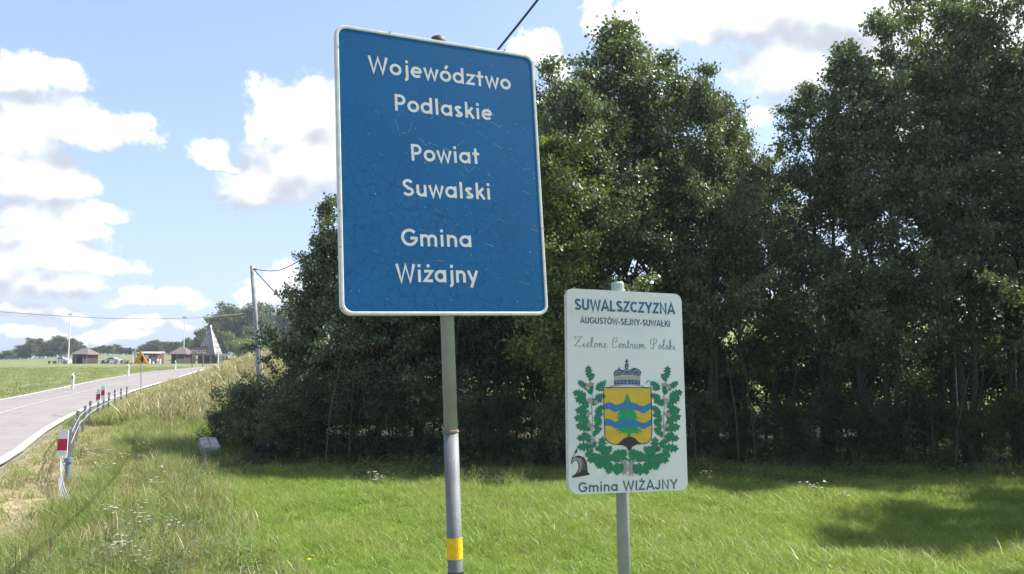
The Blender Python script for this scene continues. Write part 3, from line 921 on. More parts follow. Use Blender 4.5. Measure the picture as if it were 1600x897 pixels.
# the wood edge, from its free-standing left end to the right edge of the picture
T = [
 ('conic', 514, 306, 19.0, 'cone shaped dark alder at the free-standing end of the wood beside the utility pole', dict(wide=.86, rz=.4)),
 ('conic', 506, 440, 20.0, 'low spreading tree nearest the utility pole at the foot of the cone shaped alder', dict(wide=1.0)),
 ('conic', 600, 290, 18.0, 'dark alder half hidden behind the lower edge of the blue sign', dict()),
 ('conicB', 655, 190, 20.0, 'alder hidden mostly behind the blue sign with only its lower limbs in view', dict(wide=.9)),
 ('conicB', 760, 150, 19.0, 'alder behind the post of the blue sign with its trunk in deep shade', dict(wide=.9)),
 ('oval', 858, 84, 20.0, 'slender alder whose thin top shows just beside the upper corner of the blue sign', dict(wide=.85)),
 ('light', 868, 215, 16.3, 'yellow green young tree rising close beside the edge of the blue sign', dict(wide=1.0)),
 ('conicB', 972, 24, 18.5, 'tall pointed alder with the highest peak above the white coat of arms sign', dict(wide=.95, rz=2.1)),
 ('oval', 915, 95, 17.2, 'leafy alder between the blue sign and the tall pointed alder', dict(wide=.85)),
 ('oval', 1040, 75, 18.8, 'double stemmed alder filling the shoulder beside the tall pointed alder', dict(wide=.9)),
 ('oval', 1105, 88, 17.6, 'round topped alder just before the sky gap in the wood', dict(wide=.72)),
 ('conicB', 1148, 172, 19.4, 'lower alder whose loose side branches reach into the sky gap', dict(wide=.7)),
 ('oval', 1200, 235, 20.0, 'short alder standing in the bottom of the sky gap', dict(wide=.8)),
 ('open', 1268, 118, 18.2, 'alder with ragged top at the far side of the sky gap', dict(wide=.80, rz=2.6)),
 ('open', 1322, 50, 17.4, 'tall open alder leaning its twigs over the sky gap', dict(wide=.95, rz=1.0)),
 ('openB', 1375, -10, 17.0, 'three stemmed tall alder whose top just touches the upper picture edge', dict(wide=.75)),
 ('open', 1440, -60, 18.4, 'tall alder with bare lower trunk in front of the bright field opening', dict(wide=.8)),
 ('openB', 1490, -30, 16.6, 'slim multi stemmed alder in front of the sunny hillside gap', dict(wide=.85, rz=.5)),
 ('open', 1560, -70, 17.0, 'tall alder with thick dark stem near the picture edge', dict(wide=.85)),
 ('openB', 1625, -60, 16.0, 'foremost tall alder cut by the picture edge', dict(wide=.9)),
 ('open', 1700, -40, 16.6, 'alder standing at the picture edge with only its side twigs in view', dict(wide=.9)),
]
for k, u, v, Yd, lab, kw in T: tree_px(k, u, v, Yd, lab, **kw)
# trees just outside the frame whose shade falls across the meadow
tree('oval', 10.2, 11.5, 8.6, 'alder beyond the picture edge whose shade lies across the meadow', wide=.8)
tree('oval', 13.3, 12.6, 8.8, 'second alder beyond the picture edge shading the meadow')
tree('conicB', 10.9, 9.0, 8.4, 'smaller alder beyond the picture edge nearest the camera', wide=.8)

# undergrowth
U = [(345, 648, 19.2, 'bushB', 'lowest spreading shrub at the outer end of the wood edge'), (402, 612, 19.6, 'bushB', 'loose shrub around the foot of the leaning pole'), (385, 618, 18.6, 'bushB', 'sunlit leafy shrub in front of the utility pole foot'), (440, 640, 17.4, 'bushB', 'dark shrub beside the concrete culvert head'),
 (480, 620, 16.8, 'bush', 'shaded shrub under the cone shaped alder'), (560, 610, 16.6, 'bush', 'drooping dark shrub under the wood edge, between the culvert and the blue sign post'),
 (640, 620, 16.9, 'bush', 'shaded shrub just beside the blue sign post'), (720, 630, 17.0, 'bushB', 'small shrub right behind the blue sign post'),
 (790, 625, 16.8, 'bush', 'dark shrub between the two sign posts'), (860, 640, 16.4, 'bushB', 'small shrub peeping out beside the white sign'),
 (950, 630, 16.6, 'bush', 'shrub hidden behind the coat of arms sign'), (1030, 625, 16.9, 'bush', 'shrub behind the lower corner of the white sign'),
 (1100, 600, 16.5, 'bush', 'shaded bramble thicket beside the white sign'), (1170, 615, 17.2, 'bush', 'thin bramble bush below the sky gap'),
 (1240, 610, 16.4, 'bush', 'dark thicket below the ragged topped alder'), (1310, 590, 16.8, 'bush', 'tallest dark thicket under the tall open alder'),
 (1380, 610, 16.2, 'bush', 'brown twiggy thicket between the right hand trunks'), (1450, 600, 16.6, 'bush', 'thicket under the sunny hillside gap'),
 (1520, 615, 15.8, 'bush', 'low thicket with pale twigs near the picture edge'), (1590, 600, 15.8, 'bush', 'thicket cut by the picture edge')]
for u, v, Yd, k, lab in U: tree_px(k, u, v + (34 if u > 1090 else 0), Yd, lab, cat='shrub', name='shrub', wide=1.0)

ORD = 'first second third fourth fifth sixth seventh eighth ninth tenth eleventh twelfth thirteenth fourteenth fifteenth sixteenth seventeenth eighteenth nineteenth twentieth'.split()
# taller screen of saplings and bushes just behind the first trunks
S2 = [(500, 560, 20.5), (550, 520, 21), (610, 505, 21), (690, 500, 20.5), (760, 505, 21), (830, 490, 20.5), (900, 505, 21), (965, 500, 20.5), (1030, 498, 21), (1085, 528, 20), (1140, 560, 20.5), (1195, 520, 21),
      (1250, 492, 20.5), (1310, 505, 21), (1365, 500, 20), (1420, 500, 20.5), (1475, 512, 21), (1530, 490, 20), (1590, 500, 20.5), (1650, 500, 20)]
for i, (u, v, Yd) in enumerate(S2):
    tree_px('bush', u, v + (34 if u > 1085 else 0), Yd, ORD[i] + ' tall bush of the second row under the alders, counted from the leaning pole',
            cat='shrub', name='shrub', group='second row bushes', wide=.95)

ORD = 'first second third fourth fifth sixth seventh eighth ninth tenth eleventh twelfth thirteenth fourteenth fifteenth sixteenth seventeenth eighteenth nineteenth twentieth'.split()
ORD += ['twenty-' + x for x in ORD[:9]] + ['thirtieth'] + ['thirty-' + x for x in ORD[:9]] + ['fortieth'] + ['forty-' + x for x in ORD[:9]]
def dead_stems():
    rg = random.Random(5)
    for i in range(34):
        u = 470 + i * 34 + rg.uniform(-12, 12); Yd = rg.uniform(15.2, 18.5); P = ray_at(u, 600, Yd); g = H(P.x, Yd); hh = rg.uniform(1.2, 3.8)
        mb = MB(); a = rg.uniform(0, 6.28); ln = hh * rg.uniform(.02, .35)
        pts = [(P.x + math.cos(a) * ln * s * s, Yd + math.sin(a) * ln * s * s, g - .1 + hh * s) for s in (0, .35, .7, 1)]
        mb.tube(pts, [.02, .016, .011, .004], 5)
        for k in range(5):
            s = rg.uniform(.3, .95); b = rg.uniform(0, 6.28); q = Vector(pts[0]).lerp(Vector(pts[3]), s)
            mb.tube([q, q + Vector((math.cos(b) * .3, math.sin(b) * .3, .28)) * rg.uniform(.6, 1.4)], [.008, .003], 3)
        mb.obj('dead_sapling', M['deadwood'], label='%s thin bare sapling under the alders, counted from the leaning pole toward the right' % ORD[i], cat='sapling', group='bare saplings under the alders')
dead_stems()
# ------------------------------------------------------------ lettering: one stroke alphabet, cap height 1, x-height .7
def arc(cx, cy, rx, ry, a0, a1, n=14):
    return [(cx + rx * math.cos(math.radians(a0 + (a1 - a0) * i / n)), cy + ry * math.sin(math.radians(a0 + (a1 - a0) * i / n))) for i in range(n + 1)]
SW = .165
def glyphs(sw):
    h = sw / 2; T = 1 - h; xt = .70 - h
    dot = lambda x, y=.92: [(x, y - sw * .52), (x, y + sw * .52)]
    ring = lambda cx: arc(cx, .35, .25, .35 - h, 0, 360, 24)
    G = {}
    G['W'] = (1.08, [[(.07, 1), (.30, .03), (.54, .92), (.78, .03), (1.01, 1)]])
    G['o'] = (.66, [ring(.33)])
    G['ó'] = (.66, [ring(.33), [(.32, .80), (.46, 1.02)]])
    G['j'] = (.34, [[(.22, .70), (.22, -.08)] + arc(.06, -.08, .16, .12, 0, -80, 6)[1:], dot(.22)])
    G['e'] = (.66, [[(.12, .36), (.57, .36)], [(.58, .36)] + arc(.33, .35, .25, .35 - h, 5, 318, 22)])
    G['w'] = (.84, [[(.05, .70), (.235, .03), (.42, .66), (.605, .03), (.79, .70)]])
    G['d'] = (.70, [ring(.33), [(.58, 0), (.58, 1)]])
    G['z'] = (.56, [[(.06, xt), (.50, xt), (.08, h), (.53, h)]])
    G['ż'] = (.56, G['z'][1] + [dot(.29)])
    G['t'] = (.46, [[(.2, .95), (.2, 0)], [(.02, xt), (.42, xt)]])
    G['P'] = (.64, [[(.12, 0), (.12, 1)], [(.12, T), (.33, T)] + arc(.33, (T + .44) / 2, .22, (T - .44) / 2, 90, -90, 12)[1:-1] + [(.33, .44), (.12, .44)]])
    G['l'] = (.28, [[(.14, 0), (.14, 1)]])
    G['a'] = (.70, [ring(.33), [(.58, 0), (.58, .70)]])
    G['s'] = (.50, [arc(.25, .70 - .175, .15, .175 - h, 25, 270, 12)[:-1] + arc(.25, .18, .165, .18 - h * .9, 90, -155, 12)])
    G['k'] = (.60, [[(.14, 0), (.14, 1)], [(.16, .28), (.50, .68)], [(.27, .42), (.55, 0)]])
    G['i'] = (.28, [[(.14, 0), (.14, .70)], dot(.14)])
    G['S'] = (.66, [arc(.33, .73, .21, .27 - h, 20, 270, 14)[:-1] + arc(.33, .27, .23, .27 - h, 90, -160, 14)])
    G['u'] = (.64, [[(.12, .70), (.12, .28)] + arc(.32, .28, .20, .28 - h, 180, 360, 12) + [(.52, .70)], [(.52, .4), (.52, 0)]])
    G['n'] = (.64, [[(.12, 0), (.12, .70)], [(.12, .40)] + arc(.32, .42, .20, .28 - h, 180, 0, 12) + [(.52, 0)]])
    G['m'] = (.98, [[(.12, 0), (.12, .70)], [(.12, .40)] + arc(.305, .42, .185, .28 - h, 180, 0, 10) + [(.49, 0)], [(.49, .40)] + arc(.675, .42, .185, .28 - h, 180, 0, 10) + [(.86, 0)]])
    G['G'] = (.88, [arc(.46, .5, .36, .5 - h, 42, 350, 24) + [(.80, .46), (.50, .46)]])
    G['y'] = (.60, [[(.05, .70), (.31, .06)], [(.56, .70), (.20, -.28)]])
    G['A'] = (.80, [[(.05, 0), (.40, .98), (.75, 0)], [(.17, .30), (.63, .30)]])
    G['U'] = (.78, [[(.13, 1), (.13, .34)] + arc(.39, .34, .26, .34 - h, 180, 360, 14) + [(.65, 1)]])
    G['L'] = (.62, [[(.13, 1), (.13, h), (.58, h)]])
    G['Ł'] = (.64, [[(.15, 1), (.15, h), (.60, h)], [(.0, .36), (.36, .62)]])
    G['Z'] = (.68, [[(.08, T), (.58, T), (.08, h), (.62, h)]])
    G['Ż'] = (.68, G['Z'][1] + [[(.33, 1.06), (.33, 1.20)]])
    G['C'] = (.78, [arc(.42, .5, .31, .5 - h, 42, 318, 22)])
    G['Y'] = (.74, [[(.05, 1), (.37, .44)], [(.69, 1), (.37, .44), (.37, 0)]])
    G['N'] = (.80, [[(.13, 0), (.13, .98), (.66, .02), (.66, 1)]])
    G['T'] = (.66, [[(.03, T), (.63, T)], [(.33, T), (.33, 0)]])
    G['Ó'] = (.84, [arc(.42, .5, .33, .5 - h, 0, 360, 28), [(.40, 1.06), (.52, 1.24)]])
    G['E'] = (.66, [[(.60, T), (.13, T), (.13, h), (.62, h)], [(.13, .53), (.56, .53)]])
    G['J'] = (.56, [[(.43, 1), (.43, .26)] + arc(.24, .26, .19, .26 - h, 0, -185, 12)[1:]])
    G['K'] = (.74, [[(.13, 0), (.13, 1)], [(.16, .36), (.64, 1)], [(.32, .56), (.70, 0)]])
    G['I'] = (.28, [[(.14, 0), (.14, 1)]])
    G['-'] = (.36, [[(.04, .36), (.32, .36)]])
    G[' '] = (.32, [])
    return G

def ribbon(pts, w, closed=False):
    """2-D stroke with mitred corners -> (verts, quads)"""
    P = [Vector((p[0], p[1])) for p in pts]
    if (P[0] - P[-1]).length < 1e-6 and len(P) > 2: P = P[:-1]; closed = True
    n = len(P); vs = []
    for i in range(n):
        a = P[i] - P[i - 1] if (closed or i > 0) else P[1] - P[0]
        b = P[(i + 1) % n] - P[i] if (closed or i < n - 1) else P[-1] - P[-2]
        a = a.normalized(); b = b.normalized()
        na, nb = Vector((-a.y, a.x)), Vector((-b.y, b.x))
        m = na + nb
        if m.length < .15: m = na
        m = m.normalized(); k = min(1 / max(.3, m.dot(na)), 1.9)
        vs += [P[i] + m * (w / 2 * k), P[i] - m * (w / 2 * k)]
    r = range(n if closed else n - 1)
    return vs, [(2 * i, 2 * ((i + 1) % n), 2 * ((i + 1) % n) + 1, 2 * i + 1) for i in r]

def catmull(pts, n=6):
    out = []
    for i in range(len(pts) - 1):
        p0, p1, p2, p3 = pts[max(i - 1, 0)], pts[i], pts[i + 1], pts[min(i + 2, len(pts) - 1)]
        for k in range(n):
            t = k / n
            out.append(tuple(.5 * (2 * p1[c] + (p2[c] - p0[c]) * t + (2 * p0[c] - 5 * p1[c] + 4 * p2[c] - p3[c]) * t * t + (-p0[c] + 3 * p1[c] - 3 * p2[c] + p3[c]) * t ** 3) for c in (0, 1)))
    return out + [tuple(pts[-1])]

# ------------------------------------------------------------ the two signs
class Board:
    def __init__(s, X, D, Z, w, h, yaw, roll, tilt):
        a = Vector((math.cos(yaw), math.sin(yaw), 0)); n = Vector((math.sin(yaw), -math.cos(yaw), 0)); b = Vector((0, 0, 1))
        s.a = a * math.cos(roll) - b * math.sin(roll)
        b2 = b * math.cos(roll) + a * math.sin(roll)
        s.b = (b2 * math.cos(tilt) + n * math.sin(tilt)).normalized()
        s.b = (s.b - s.a * s.b.dot(s.a)).normalized()
        s.n = s.a.cross(s.b).normalized()
        s.O = Vector((X, D, Z)); s.w, s.h = w, h
    def P(s, u, v, w=0.0): return s.O + s.a * u + s.b * v + s.n * w
    def uv(s, px, py):
        d = Vector(px_dir(px, py)); c = Vector((0, 0, CZ))
        t = (s.O - c).dot(s.n) / d.dot(s.n); q = c + d * t - s.O
        return q.dot(s.a), q.dot(s.b)
    def outline(s, inset, r, seg=7, rs=None):
        w, h = s.w / 2 - inset, s.h / 2 - inset; o = []
        for k, (sx, sy, a0) in enumerate(((1, 1, 0), (-1, 1, 90), (-1, -1, 180), (1, -1, 270))):
            rr = (rs[k] if rs else r) - inset * .6
            o += [(sx * (w - rr) + rr * math.cos(math.radians(a0 + 90 * i / seg)), sy * (h - rr) + rr * math.sin(math.radians(a0 + 90 * i / seg))) for i in range(seg + 1)]
        return o
    def sheet(s, mb, pts, w, mi=0):
        mb.add([s.P(u, v, w) for u, v in pts], [tuple(range(len(pts)))], mi)
    def strokes(s, mb, paths, width, w, mi=0):
        for k, p in enumerate(paths):
            vs, fs = ribbon(p, width); mb.add([s.P(q.x, q.y, w + .00025 * (k % 4)) for q in vs], [f[::-1] for f in fs], mi)
    def text(s, mb, txt, pA, pB, cap, sw=SW, gap=.0, w=.0016, mi=0):
        """txt from pixel pA to pixel pB (the two ends of the baseline)"""
        G = glyphs(sw); A, B = Vector(s.uv(*pA)), Vector(s.uv(*pB))
        tot = sum(G[c][0] + gap for c in txt) - gap
        e = (B - A) / tot; up = Vector((-e.y, e.x)).normalized()
        x = 0; k = 0
        for c in txt:
            wd, paths = G[c]
            for p in paths:
                k += 1
                # the stroke is drawn in letter space with its own width, then squeezed to the measured length
                q = [A + e * (x + t[0]) + up * (t[1] * cap) for t in p]
                q, fs = ribbon(q, sw * cap)
                mb.add([s.P(t.x, t.y, w + .00009 * (k % 4)) for t in q], [f[::-1] for f in fs], mi)
            x += wd + gap

def pole_between(mb, pa, pb, r, n=20): mb.tube([pa, pb], r, n)

def road_sign():
    B = Board(-.3358, 3.9, 2.9302, 1.089, 1.4267, .4523, -.0253, -.0651)
    A1 = ray_at(699, 480, 1); A1 = Vector((0, 0, CZ)) + (A1 - Vector((0, 0, CZ))) * 1
    # pole axis: on the two measured pixel rays, just behind the board
    d = Vector(px_dir(698.2, 480)); c = Vector((0, 0, CZ)); t = (B.P(0, 0, -.068) - c).dot(B.n) / d.dot(B.n); p1 = c + d * t
    d2 = Vector(px_dir(711.8, 897)); p2 = c + d2 / d2.y * (p1.y + .062 * ((p1 - c).z / 1 - 0) * 0 - .045)
    ax = (p1 - p2).normalized()
    base = p2 - ax * ((p2.z - H(p2.x, p2.y) + .15) / ax.z)
    gnd = p2 - ax * ((p2.z - H(p2.x, p2.y)) / ax.z)
    top = p1 + ax * ((B.P(0, B.h / 2).z + .012 - p1.z) / ax.z)
    r = empty('road_sign', gnd, 'large blue sign with white lettering and white rim on a grey steel pole', 'road sign')
    R = .0365
    weld = p2 + ax * ((c + px_dir_v(705, 675) / px_dir_v(705, 675).y * p2.y - p2).z / ax.z)
    m = MB(); m.tube([base, weld - ax * .006], R, 24); m.obj('pole', M['galv'], r, smooth_=True)
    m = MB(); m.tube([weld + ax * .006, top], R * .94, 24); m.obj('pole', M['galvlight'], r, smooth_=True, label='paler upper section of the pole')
    m = MB(); m.tube([weld - ax * .009, weld - ax * .003, weld + ax * .004, weld + ax * .009], [R * 1.0, R * 1.10, R * 1.07, R * .96], 20); m.obj('weld_collar', M['rust'], r)
    m = MB(); m.tube([top - ax * .02, top + ax * .004], R * 1.12, 20); m.tube([top + ax * .004, top + ax * .022, top + ax * .032], [R * 1.12, R * .95, R * .4], 20); m.obj('pole_cap', M['cap'], r)
    def on(py): d = px_dir_v(709, py); q = c + d / d.y * p2.y; return p2 + ax * ((q - p2).z / ax.z)
    m = MB(); a, b = on(873), on(840); m.tube([a, a.lerp(b, .3), a.lerp(b, .6), b], [R * 1.05, R * 1.035, R * 1.06, R * 1.045], 24); m.obj('tape_band', M['tape'], r, label='torn yellow tape band')
    m = MB(); m.tube([on(899), on(893)], R * 1.05, 24); m.obj('tape_band', M['blacktape'], r, label='black tape band')
    # board
    out = B.outline(0, .052); inn = B.outline(.0165, .052)
    m = MB(); B.sheet(m, inn, .0012); B.sheet(m, B.outline(.006, .05)[::-1], -.002); m.obj('sign_face', M['blueface'], r)
    n = len(out); m = MB()
    rings = [(out, -.030), (out, .0), (B.outline(.004, .052), .0042), (B.outline(.0125, .052), .0042), (inn, .0010)]
    for q, (o_, w_) in enumerate(rings): m.v += [tuple(B.P(u, v, w_)) for u, v in o_]
    for q in range(len(rings) - 1):
        for i in range(n): m.f.append((q * n + i, q * n + (i + 1) % n, (q + 1) * n + (i + 1) % n, (q + 1) * n + i)); m.m.append(0)
    m.obj('rim', M['rim'], r)
    m = MB()
    for v in (-.45, .45):
        m.box(B.P(0, v, -.018), (B.w * .92, .03, .028), ax=(B.a, B.n, B.b))
        m.obj('rail', M['galv_far'], r); m = MB()
    for v in (-.45, .45):
        q = B.P(0, v, -.068); t = (q - p1).dot(ax); cc = p1 + ax * t
        m.tube([cc - ax * .02, cc + ax * .02], R * 1.12, 20); m.obj('clamp', M['galv_far'], r); m = MB()
    words = [('Województwo', (575, 112.4), (798.5, 141), .086), ('Podlaskie', (616, 172.6), (769.8, 188.6), .086), ('Powiat', (642, 251), (750.8, 256.6), .086),
             ('Suwalski', (628.6, 306), (767.6, 312.2), .086), ('Gmina', (626.4, 384.2), (738, 386.4), .086), ('Wiżajny', (618.6, 440.5), (746.8, 442), .088)]
    for tx, a, b, cap in words:
        m = MB(); B.text(m, tx, a, b, cap, SW, gap=.075); m.obj('lettering', M['letter'], r, label='white word ' + tx)
    # scuffs in the film: short raised slivers, nearly parallel
    rg = random.Random(4); m = MB()
    for i in range(110):
        u = rg.uniform(-.42, .50); v = rg.triangular(-.58, .5, .05)
        if u < -.2 and rg.random() < .6: continue
        l = rg.choice((.008, .012, .02, .035, .055, .07)) * rg.uniform(.7, 1.2); an = math.radians(rg.gauss(-24, 11)) if rg.random() < .8 else rg.uniform(0, 6.28); w_ = rg.uniform(.0007, .0016)
        bow = rg.gauss(0, .05) * l
        pts = [(u + math.cos(an) * l * s - math.sin(an) * bow * s * (1 - s) * 4, v + math.sin(an) * l * s + math.cos(an) * bow * s * (1 - s) * 4) for s in (0, .3, .6, 1)]
        vs, fs = ribbon(pts, w_); m.add([B.P(q.x, q.y, .0018) for q in vs], [f[::-1] for f in fs])
    for i in range(26):
        u, v = rg.uniform(-.5, .5), rg.uniform(-.66, .66); s_ = rg.uniform(.0015, .0035)
        B.sheet(m, [(u - s_, v), (u, v - s_), (u + s_, v + .3 * s_), (u, v + s_)], .0024)
    m.obj('scuff_marks', M['scratch'], r, kind='stuff')
    # the thin split near the right edge
    m = MB(); vs, fs = ribbon([B.uv(817, 355), B.uv(832, 356.5), B.uv(853, 357)], .003); m.add([B.P(q.x, q.y, .0048) for q in vs], [f[::-1] for f in fs]); m.obj('split', M['black'], r)
    for u, v in ((530, 72), (531, 330), (532, 386), (533, 482), (609, 51), (855, 487), (788, 79)):
        q = B.uv(u, v); m = MB(); m.tube([B.P(q[0], q[1], .003), B.P(q[0], q[1], .0062)], .0042, 8); m.obj('rivet', M['rust'], r)

def px_dir_v(u, v): return Vector(px_dir(u, v))

def coat_sign():
    B = Board(.6809, 4.67, 1.8223, .7652, 1.173, .3297, .0188, -.0578)
    c = Vector((0, 0, CZ))
    d = px_dir_v(965, 452); t = (B.P(0, 0, -.072) - c).dot(B.n) / d.dot(B.n); p1 = c + d * t
    d2 = px_dir_v(975.2, 897); p2 = c + d2 / d2.y * (p1.y - .03)
    ax = (p1 - p2).normalized(); gz = H(p2.x, p2.y)
    base = p2 - ax * ((p2.z - gz + .15) / ax.z); gnd = p2 - ax * ((p2.z - gz) / ax.z); top = p1 + ax * .012
    r = empty('tourist_sign', gnd, 'white sign with a crowned yellow and blue coat of arms in an oak wreath', 'sign')
    R = .037
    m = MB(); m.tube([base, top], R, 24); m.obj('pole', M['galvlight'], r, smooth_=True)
    m = MB(); m.tube([top - ax * .03, top + ax * .022, top + ax * .030], [R * 1.07, R * 1.07, R * .9], 20); m.obj('pole_cap', M['greencap'], r)
    rs = [.045, .045, .062, .045]
    out = B.outline(0, .045, rs=rs); n = len(out)
    m = MB(); B.sheet(m, out, 0)
    m.obj('sign_face', M['whiteface'], r)
    m = MB(); rings = [(out, -.001), (B.outline(-.0008, .045, rs=rs), -.003), (B.outline(-.0008, .045, rs=rs), -.034), (B.outline(.012, .045, rs=rs), -.034)]
    for o_, w_ in rings: m.v += [tuple(B.P(u, v, w_)) for u, v in o_]
    for q in range(3):
        for i in range(n): m.f.append((q * n + i, (q + 1) * n + i, (q + 1) * n + (i + 1) % n, q * n + (i + 1) % n)); m.m.append(0)
    m.obj('rim', M['rim'], r)
    m = MB()
    for v in (-.40, .40):
        m.box(B.P(0, v, -.022), (B.w * .9, .028, .024), ax=(B.a, B.n, B.b)); m.obj('rail', M['galv_far'], r); m = MB()
        q = B.P(0, v, -.072); cc = p1 + ax * (q - p1).dot(ax); m.tube([cc - ax * .018, cc + ax * .018], R * 1.12, 20); m.obj('clamp', M['galv_far'], r); m = MB()
    navy = principled('faded_blue_print', (.022, .085, .21), .5, 0, scale=30, col2=(.04, .12, .26))
    dark = principled('dark_slate_print', (.05, .085, .15), .5, 0, scale=30, col2=(.07, .11, .18))
    script = principled('thin_grey_print', (.13, .20, .22), .5)
    m = MB(); B.text(m, 'SUWALSZCZYZNA', (897.6, 484.2), (1054.6, 491.4), .067, .205, gap=.05, w=.0012); m.obj('lettering', navy, r, label='blue word SUWALSZCZYZNA')
    m = MB(); B.text(m, 'AUGUSTÓW-SEJNY-SUWAŁKI', (906.6, 505), (1047, 511), .0385, .185, gap=.055, w=.0012); m.obj('lettering', dark, r, label='small line AUGUSTÓW-SEJNY-SUWAŁKI')
    m = MB(); B.text(m, 'Gmina WIŻAJNY', (903.2, 769.4), (1058.8, 763.6), .055, .18, gap=.06, w=.0012); m.obj('lettering', dark, r, label='dark words Gmina WIŻAJNY')
    # copperplate line, letters as looping hairlines
    S = {'Z': (.95, [[(.16, .78), (.10, .92), (.30, 1.0), (.55, .90), (.85, .98), (.55, .62), (.36, .50), (.56, .52), (.36, .34), (.06, .05), (.22, .12), (.55, .0), (.85, .12)], [(.16, .78), (.22, .70), (.34, .74)]]),
         'i': (.34, [[(.0, .05), (.14, .36), (.12, .08), (.2, .0), (.34, .08)], [(.16, .54), (.19, .58)]]),
         'e': (.42, [[(.0, .08), (.18, .18), (.30, .34), (.20, .42), (.08, .22), (.14, .02), (.28, .0), (.42, .1)]]),
         'l': (.40, [[(.0, .08), (.22, .45), (.32, .86), (.24, .95), (.14, .70), (.12, .15), (.22, .0), (.40, .08)]]),
         'o': (.48, [[(.24, .40), (.08, .24), (.12, .02), (.28, .02), (.38, .22), (.28, .40), (.24, .32), (.48, .30)]]),
         'n': (.56, [[(.0, .28), (.10, .40), (.10, .0)], [(.10, .05), (.22, .34), (.34, .40), (.36, .10), (.42, .0), (.56, .08)]]),
         'C': (.85, [[(.50, .62), (.52, .52), (.66, .62), (.74, .86), (.60, 1.0), (.34, .86), (.18, .46), (.24, .10), (.46, .0), (.72, .14)]]),
         't': (.36, [[(.0, .1), (.18, .5), (.16, .78), (.12, .15), (.2, .0), (.36, .08)], [(.04, .48), (.30, .50)]]),
         'r': (.44, [[(.0, .1), (.12, .42), (.18, .34), (.30, .38), (.26, .08), (.34, .0), (.44, .08)]]),
         'u': (.56, [[(.0, .30), (.10, .40), (.08, .06), (.20, .0), (.34, .18), (.38, .40)], [(.38, .40), (.36, .06), (.44, .0), (.56, .08)]]),
         'm': (.80, [[(.0, .28), (.10, .40), (.10, .0)], [(.10, .05), (.22, .34), (.32, .40), (.34, .0)], [(.34, .05), (.46, .34), (.58, .40), (.60, .10), (.66, .0), (.80, .08)]]),
         'P': (.95, [[(.50, .95), (.46, .50), (.36, .02), (.18, .0), (.08, .12)], [(.30, .40), (.12, .46), (.06, .72), (.28, .96), (.62, 1.0), (.84, .86), (.76, .60), (.54, .48)]]),
         's': (.40, [[(.0, .05), (.20, .42), (.22, .30), (.30, .12), (.20, .0), (.06, .06), (.20, .02), (.40, .1)]]),
         'k': (.52, [[(.0, .08), (.20, .50), (.26, .88), (.18, .92), (.12, .70), (.10, -.06)], [(.12, .2), (.28, .40), (.34, .32), (.18, .22), (.30, .04), (.52, .08)]])}
    m = MB(); k = 0
    for wd, pa, pb in (('Zielone', (896.5, 541.6), (949, 543.2)), ('Centrum', (954.5, 543.4), (1008.5, 544.8)), ('Polski', (1015.5, 544.9), (1056, 546.3))):
        A, E_ = Vector(B.uv(*pa)), Vector(B.uv(*pb)); tot = sum(S[ch][0] for ch in wd); e = (E_ - A) / tot; up = Vector((-e.y, e.x)).normalized(); x = 0
        for ch in wd:
            for p in S[ch][1]:
                k += 1; q = [A + e * (x + a) + up * (b * .062) for a, b in catmull(p, 5)]
                for i in range(len(q) - 1):      # downstrokes swell like a pen
                    dn = abs((q[i + 1] - q[i]).normalized().y) if (q[i + 1] - q[i]).length > 0 else 0
                    vs, fs = ribbon([q[i], q[i + 1] + (q[i + 1] - q[i]) * .15], .0016 + .0026 * dn); m.add([B.P(t.x, t.y, .0016 + .0001 * ((i + k) % 5)) for t in vs], [f[::-1] for f in fs])
            x += S[ch][0]
    m.obj('lettering', script, r, label='thin script line Zielone Centrum Polski')
    # ---- coat of arms, drawn on the board
    Z1 = lambda x, y: B.uv(880 + x / 4.079, 560 + y / 4.079)
    Z2 = lambda x, y: B.uv(930 + x / 5.609, 560 + y / 5.609)
    Z3 = lambda x, y: B.uv(880 + x / 6.41, 640 + y / 6.41)
    col = lambda nm, c_: principled(nm, c_, .5, 0, scale=35, col2=tuple(t * .85 for t in c_))
    gold, blue, green, black = col('gold_print', (.56, .36, .035)), col('blue_print', (.018, .14, .42)), col('green_print', (.012, .25, .11)), col('black_print', (.02, .02, .022))
    leafg, grey, tan, bluegrey = col('leaf_green_print', (.008, .15, .085)), col('grey_print', (.27, .24, .26)), col('tan_print', (.36, .32, .26)), col('crown_print', (.05, .08, .17))
    pale = col('pale_print', (.42, .46, .52))
    def poly(name, pts, w, mat_, sm=0, lab=None, parent=r):
        pts = list(pts)
        if sm: pts = catmull(pts + [pts[0]], sm)[:-1]
        area = sum(pts[i - 1][0] * pts[i][1] - pts[i][0] * pts[i - 1][1] for i in range(len(pts)))
        if area < 0: pts = pts[::-1]
        m = MB(); B.sheet(m, pts, w); return m.obj(name, mat_, parent)
    sh = [(70, 255), (488, 256), (492, 400), (497, 640), (492, 700), (465, 735), (430, 748), (360, 752), (322, 772), (297, 812), (276, 776), (240, 758), (150, 750), (108, 730), (84, 690), (80, 600)]
    shield = poly('shield', [Z2(*p) for p in sh], .0014, gold)
    def band(top, bot, w): return [Z2(*p) for p in catmull(top, 4)] + [Z2(*p) for p in catmull(bot[::-1], 4)]
    tree_polys = [[(278, 298), (262, 350), (246, 402), (320, 402), (298, 350)],
                  [(222, 440), (210, 470), (188, 492), (206, 498), (180, 522), (205, 524), (195, 550), (372, 556), (352, 530), (382, 524), (350, 505), (368, 498), (344, 470), (352, 462), (326, 440)],
                  [(225, 590), (205, 612), (180, 640), (228, 632), (200, 656), (245, 650), (280, 656), (278, 700), (312, 700), (308, 656), (345, 654), (388, 664), (372, 642), (414, 642), (372, 612), (360, 590)]]
    m = MB()
